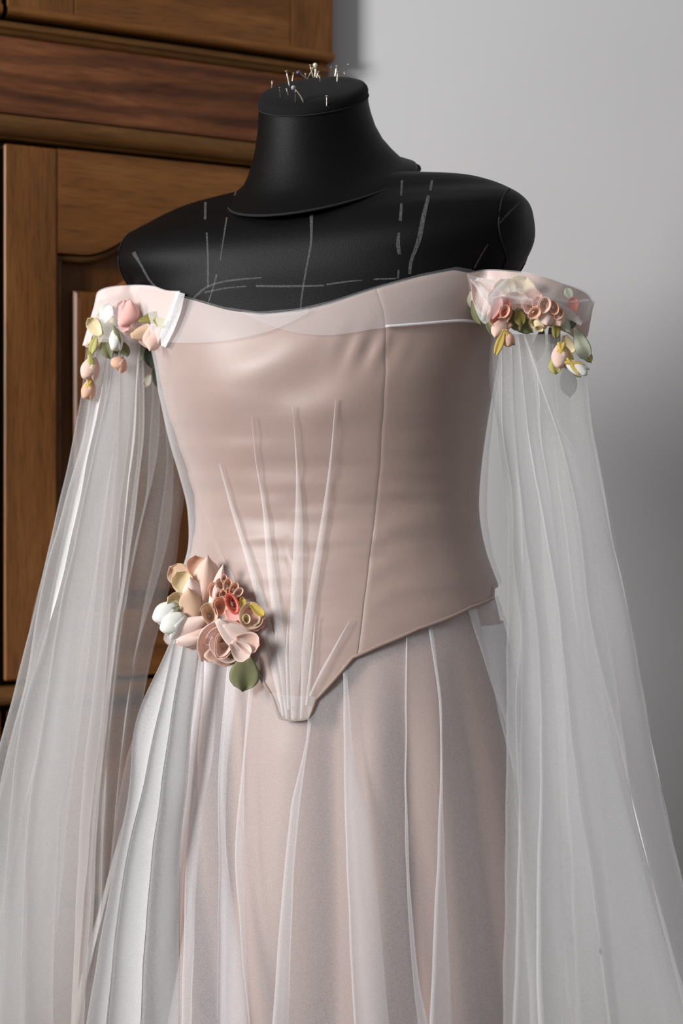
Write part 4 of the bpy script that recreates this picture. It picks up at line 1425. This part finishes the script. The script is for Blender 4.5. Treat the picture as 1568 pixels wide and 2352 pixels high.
def flowers_right():
    T = DRESS
    y = -0.128
    REF[0] = -0.124
    # blush blossom at the bodice end
    h = petal('blush_blossom', 1086, 644, y + .008, 292, 96, 44, 'blush', T, cup=.3, curl=.3, N=(.1, -1, 0))
    petal('petal', 1092, 642, y + .004, 312, 92, 46, 'pale', h, cup=.3, curl=.4)
    petal('petal', 1100, 644, y + .001, 330, 84, 44, 'blush', h, cup=.25, curl=.4)
    petal('petal', 1100, 720, y + .010, 112, 56, 38, 'ivory', h, cup=-.3, curl=.4, N=(-.3, -1, 0))
    leaf(1084, 690, y + .010, 290, 62, 34, 'green', T)
    leaf(1112, 726, y + .006, 298, 58, 24, 'green', T)
    # big cream and blush blossom
    h = petal('cream_blossom', 1180, 690, y - .002, 62, 62, 76, 'cream', T, cup=.15, curl=.5)
    petal('petal', 1172, 700, y - .004, 110, 66, 62, 'cream', h, cup=.2, curl=.5)
    petal('petal', 1168, 704, y - .006, 150, 60, 50, 'pale', h, cup=.25, curl=.5)
    petal('petal', 1190, 705, y - .005, 30, 64, 56, 'blush', h, cup=.25, curl=.5)
    petal('petal', 1180, 712, y - .009, 80, 44, 64, 'pale', h, cup=.25, curl=.8)
    # pink rose with a coral heart
    r_ = rolled('pink_rose', 1147, 724, y - .014, 32, 26, 'peach', T, ang=40, squash=.75, N=(-.1, -1, -.15), turns=1.3)
    rolled('petal', 1158, 716, y - .020, 17, 16, 'peach', r_, ang=60, squash=.7, N=(0, -1, 0))
    petal('petal', 1130, 730, y - .013, 48, 62, 40, 'coral', r_, cup=.3, curl=.5, N=(-.2, -1, 0))
    petal('petal', 1128, 732, y - .018, 66, 58, 30, 'pink', r_, cup=.3, curl=.6, N=(-.2, -1, 0))
    petal('petal', 1160, 732, y - .012, 240, 52, 44, 'blush', r_, cup=-.2, curl=-.2, k=3)
    petal('petal', 1176, 744, y - .011, 200, 42, 28, 'peach', r_, cup=-.2, curl=-.2)
    # leaves between
    leaf(1172, 712, y - .004, 292, 56, 42, 'green', T)
    leaf(1168, 726, y - .003, 326, 70, 44, 'green', T)
    leaf(1188, 708, y - .010, 282, 44, 34, 'olive', T)
    # ruffled rolled petals
    r_ = rolled('ruffle_blossom', 1214, 704, y - .014, 19, 20, 'pale', T, ang=80, squash=.9, N=(-.2, -1, -.2))
    for px, py, rp, a, mt in ((1226, 720, 17, 30, 'peach'), (1250, 702, 20, 70, 'blush'), (1270, 708, 18, 110, 'peach'), (1232, 694, 14, 50, 'pink'), (1282, 722, 15, 60, 'peach')):
        rolled('petal', px, py, y - .013 - .0006 * rp, rp, 18, mt, r_, ang=a, squash=.75, N=(-.1, -1, -.3))
    petal('petal', 1255, 705, y - .018, 268, 44, 40, 'pale', r_, cup=-.25, curl=-.3)
    petal('petal', 1276, 708, y - .016, 282, 44, 36, 'blush', r_, cup=-.25, curl=-.3)
    # cream roll
    r_ = rolled('cream_roll', 1232, 746, y - .014, 20, 24, 'cream', T, ang=150, squash=.65, N=(-.5, -1, -.6))
    rolled('petal', 1238, 756, y - .016, 11, 18, 'cream', r_, ang=150, squash=.7, N=(-.2, -1, -.8))
    petal('petal', 1262, 728, y - .010, 212, 42, 40, 'cream', r_, cup=-.3, curl=-.2)
    leaf(1277, 734, y - .012, 268, 46, 25, 'olive', T)
    # pale green and coral at the outer end
    leaf(1268, 704, y - .008, 304, 76, 34, 'mint', T, curl=-.2)
    petal('loose_petal', 1320, 716, y - .002, 100, 36, 28, 'coral', T)
    leaf(1312, 690, y + .002, 110, 34, 28, 'mint', T)
    petal('loose_petal', 1306, 756, y - .002, 60, 40, 34, 'blush', T)
    leaf(1318, 752, y - .006, 292, 86, 40, 'mint', T, k=5)
    leaf(1338, 800, y - .003, 300, 40, 26, 'lime', T)
    leaf(1322, 730, y - .004, 240, 30, 20, 'dark', T)
    petal('loose_petal', 1296, 770, y + .006, 282, 52, 40, 'cream', T)
    # smoky leaves behind the net
    leaf(1246, 752, y + .060, 258, 88, 34, 'grey', T)
    leaf(1262, 752, y + .061, 285, 62, 30, 'grey', T)
    leaf(1284, 762, y + .062, 250, 62, 28, 'grey', T)
    leaf(1298, 836, y + .064, 278, 80, 46, 'grey', T, k=4)
    # hanging buds
    b = bud(1158, 758, y - .020, 288, 40, 26, 'peach', 'yellow', T, nsep=1)
    leaf(1158, 758, y - .024, 250, 66, 24, 'yellow', b, name='sepal')
    tube('bud_stem', [P(1278, 768, y - .012), P(1282, 780, y - .016), P(1286, 792, y - .018)], 0.0004, M_VEIN, T, 5)
    b = bud(1287, 790, y - .018, 268, 56, 36, 'blush', 'yellow', T, nsep=2)
    leaf(1272, 818, y - .014, 275, 44, 40, 'lime', b, name='sepal')
    leaf(1290, 790, y - .020, 300, 56, 20, 'yellow', b, name='sepal')
    b = bud(1298, 830, y - .022, 330, 56, 26, 'white', 'yellow', T, nsep=2)
    leaf(1302, 838, y - .020, 318, 44, 20, 'lime', b, name='sepal')

def corsage():
    T = DRESS
    def cy(px, py, o):
        h = hit(max(px, 452), min(py, 1480), BODY_BVH)
        return h.y - o
    Y = cy(500, 1400, 0.0)
    y = Y - 0.010
    REF[0] = Y
    # blush blossom standing up at the back
    h = petal('tall_blush_blossom', 462, 1400, y - .006, 84, 128, 84, 'blush', T, cup=-.2, curl=-.1, k=3, fold=-.35)
    petal('petal', 440, 1345, y + .006, 140, 70, 58, 'beige', h, cup=.1, curl=-.2)
    petal('petal', 455, 1340, y + .003, 95, 68, 52, 'peach', h, cup=.2, curl=.4)
    petal('petal', 440, 1375, y - .003, 118, 74, 56, 'cream', h, cup=.2, curl=.3)
    petal('petal', 435, 1400, y - .006, 150, 60, 50, 'cream', h, cup=.2, curl=.5)
    petal('petal', 452, 1420, y - .010, 100, 98, 66, 'pale', h, cup=-.2, curl=.1, k=3, fold=-.3)
    petal('petal', 480, 1405, y - .012, 74, 116, 30, 'pale', h, cup=-.3, curl=.1, k=2.4)
    petal('petal', 442, 1440, y - .012, 96, 92, 62, 'beige', h, cup=-.15, curl=.3, k=4)
    petal('petal', 428, 1430, y - .008, 130, 70, 46, 'cream', h, cup=-.1, curl=.4, k=4)
    # white buds on the outer side
    b = bud(408, 1388, y - .004, 222, 62, 50, 'white', 'green', T, nsep=0)
    leaf(412, 1392, y - .010, 222, 50, 24, 'green', b, name='sepal')
    b = bud(425, 1412, y - .012, 222, 62, 50, 'white', 'lime', T, nsep=0)
    # lower left blush bud with folded petals
    h = petal('blush_blossom', 476, 1430, y - .008, 214, 92, 74, 'blush', T, cup=-.3, curl=-.4, k=6)
    petal('petal', 474, 1420, y - .016, 206, 96, 52, 'pale', h, cup=-.25, curl=-.3, k=4)
    petal('petal', 480, 1448, y - .016, 200, 86, 60, 'blush', h, cup=-.3, curl=-.5, k=6)
    petal('petal', 470, 1462, y - .018, 186, 70, 46, 'pale', h, cup=-.35, curl=-.5, k=5)
    petal('petal', 424, 1480, y - .002, 270, 24, 24, 'blush', h, k=3)
    petal('petal', 480, 1480, y - .004, 235, 36, 40, 'blush', h, k=4)
    # cluster of rolled ruffles
    r_ = rolled('ruffle_blossom', 494, 1356, y - .010, 20, 26, 'peach', T, ang=60, squash=.8, N=(.1, -1, .1))
    for px, py, rp, a, mt, sq in ((514, 1362, 13, 30, 'peach', .6), (506, 1343, 15, 100, 'blush', .7), (522, 1345, 17, 70, 'peach', .6), (536, 1352, 16, 50, 'peach', .6),
                                  (546, 1362, 15, 40, 'blush', .6), (541, 1376, 14, 10, 'peach', .55), (528, 1362, 13, 120, 'peach', .6), (515, 1332, 13, 90, 'blush', .6), (502, 1370, 13, 80, 'blush', .6)):
        rolled('petal', px, py, y - .011 - .0003 * rp, rp, 24, mt, r_, ang=a, squash=sq, N=(.15, -1, .15))
    rolled('cone_petal', 506, 1394, y - .022, 23, 34, 'peach', T, ang=70, squash=.8, N=(.25, -1, .1), deep=.12)
    r_ = rolled('coral_roll', 533, 1388, y - .022, 26, 30, 'coral', T, ang=112, squash=.55, N=(.1, -1, .05), turns=2.0, deep=.3)
    petal('petal', 520, 1396, y - .012, 312, 42, 40, 'pink', r_, cup=.2, curl=.3, k=6)
    petal('petal', 518, 1402, y - .010, 318, 50, 40, 'pink', r_, cup=.2, curl=.3, k=6)
    rolled('cone_petal', 481, 1412, y - .026, 27, 36, 'sand', T, ang=100, squash=.72, N=(.1, -1, .2), deep=.2, turns=1.1)
    petal('loose_petal', 560, 1404, y - .006, 322, 60, 50, 'pink', T, cup=.1, curl=.2, k=6)
    # cream cup with a yellow petal and a pink petal below
    r_ = rolled('cream_cup', 577, 1412, y - .016, 33, 34, 'sand', T, ang=250, squash=.85, N=(.2, -1, .15), deep=.25, turns=1.2)
    rolled('petal', 566, 1422, y - .020, 12, 20, 'cream', r_, ang=90, squash=.8, N=(.2, -1, .2))
    petal('petal', 574, 1386, y - .018, 318, 46, 24, 'yellow', r_, cup=.3, curl=.2, k=4)
    petal('petal', 556, 1400, y - .012, 88, 30, 18, 'yellow', r_, cup=.2)
    petal('petal', 548, 1418, y - .004, 330, 64, 40, 'pink', r_, cup=.1, curl=-.3, k=6, N=(0, -1, -.4))
    # large rose at the bottom
    r_ = rolled('large_rose', 512, 1482, y - .026, 33, 40, 'blush', T, ang=70, squash=.65, N=(0, -1, -.1), turns=1.6, deep=.3, point=.5)
    rolled('petal', 516, 1484, y - .022, 46, 36, 'pale', r_, ang=110, squash=.85, N=(0, -1, -.1), turns=1.05, deep=.35, point=.2)
    rolled('petal', 518, 1480, y - .016, 62, 40, 'blush', r_, ang=200, squash=.95, N=(.05, -1, -.15), turns=.95, deep=.4, point=.2)
    petal('petal', 500, 1428, y - .022, 238, 86, 62, 'pale', r_, cup=-.05, curl=-.2, k=2.2, N=(-.3, -1, .1))
    petal('petal', 498, 1424, y - .024, 312, 104, 50, 'pale', r_, cup=-.1, curl=-.1, k=2.6, N=(.2, -1, .2))
    petal('petal', 510, 1434, y - .020, 334, 92, 48, 'pale', r_, cup=-.2, curl=-.3, k=5, N=(.2, -1, .3))
    petal('petal', 540, 1468, y - .018, 346, 60, 54, 'blush', r_, cup=.25, curl=.4, k=6, N=(.2, -1, 0))
    petal('petal', 530, 1476, y - .020, 320, 58, 50, 'pale', r_, cup=.25, curl=.4, k=6, N=(.1, -1, 0))
    petal('petal', 520, 1476, y - .014, 268, 48, 110, 'blush', r_, cup=.15, curl=.5, k=6, N=(0, -1, -.3))
    petal('petal', 492, 1484, y - .020, 222, 42, 50, 'pale', r_, cup=.2, curl=.5, k=6, N=(-.1, -1, -.2))
    # leaves under the rose
    leaf(566, 1500, y - .002, 264, 92, 82, 'green', T, N=(.15, -1, .1), k=3.6)
    leaf(552, 1492, y - .006, 236, 42, 40, 'olive', T)

flowers_left()
flowers_right()
corsage()

# two dressmaker's pins that hold the bands
def band_pin(px, py, Y, label):
    c = P(px, py, Y)
    root = empty('dress_pin', c)
    pts = [c + Vector((0.0016 * math.cos(a), -0.0004, 0.0018 * math.sin(a))) for a in np.linspace(0.9, 5.2, 12)]
    tube('pin_loop', pts, 0.0004, M_STEELD, root, 6)
    tube('shaft', [c + Vector((0.001, 0.0002, -.0014)), c + Vector((0.002, 0.003, -.004))], 0.0003, M_STEELD, root, 6)
    tag(root, label, 'pin')
band_pin(349, 666, -0.012, 'small dark hooked pin in the tulle band above the pink rose bud')
band_pin(1077, 631, -0.112, 'small dark hooked pin where the tulle band with the cream blossom meets the bodice')
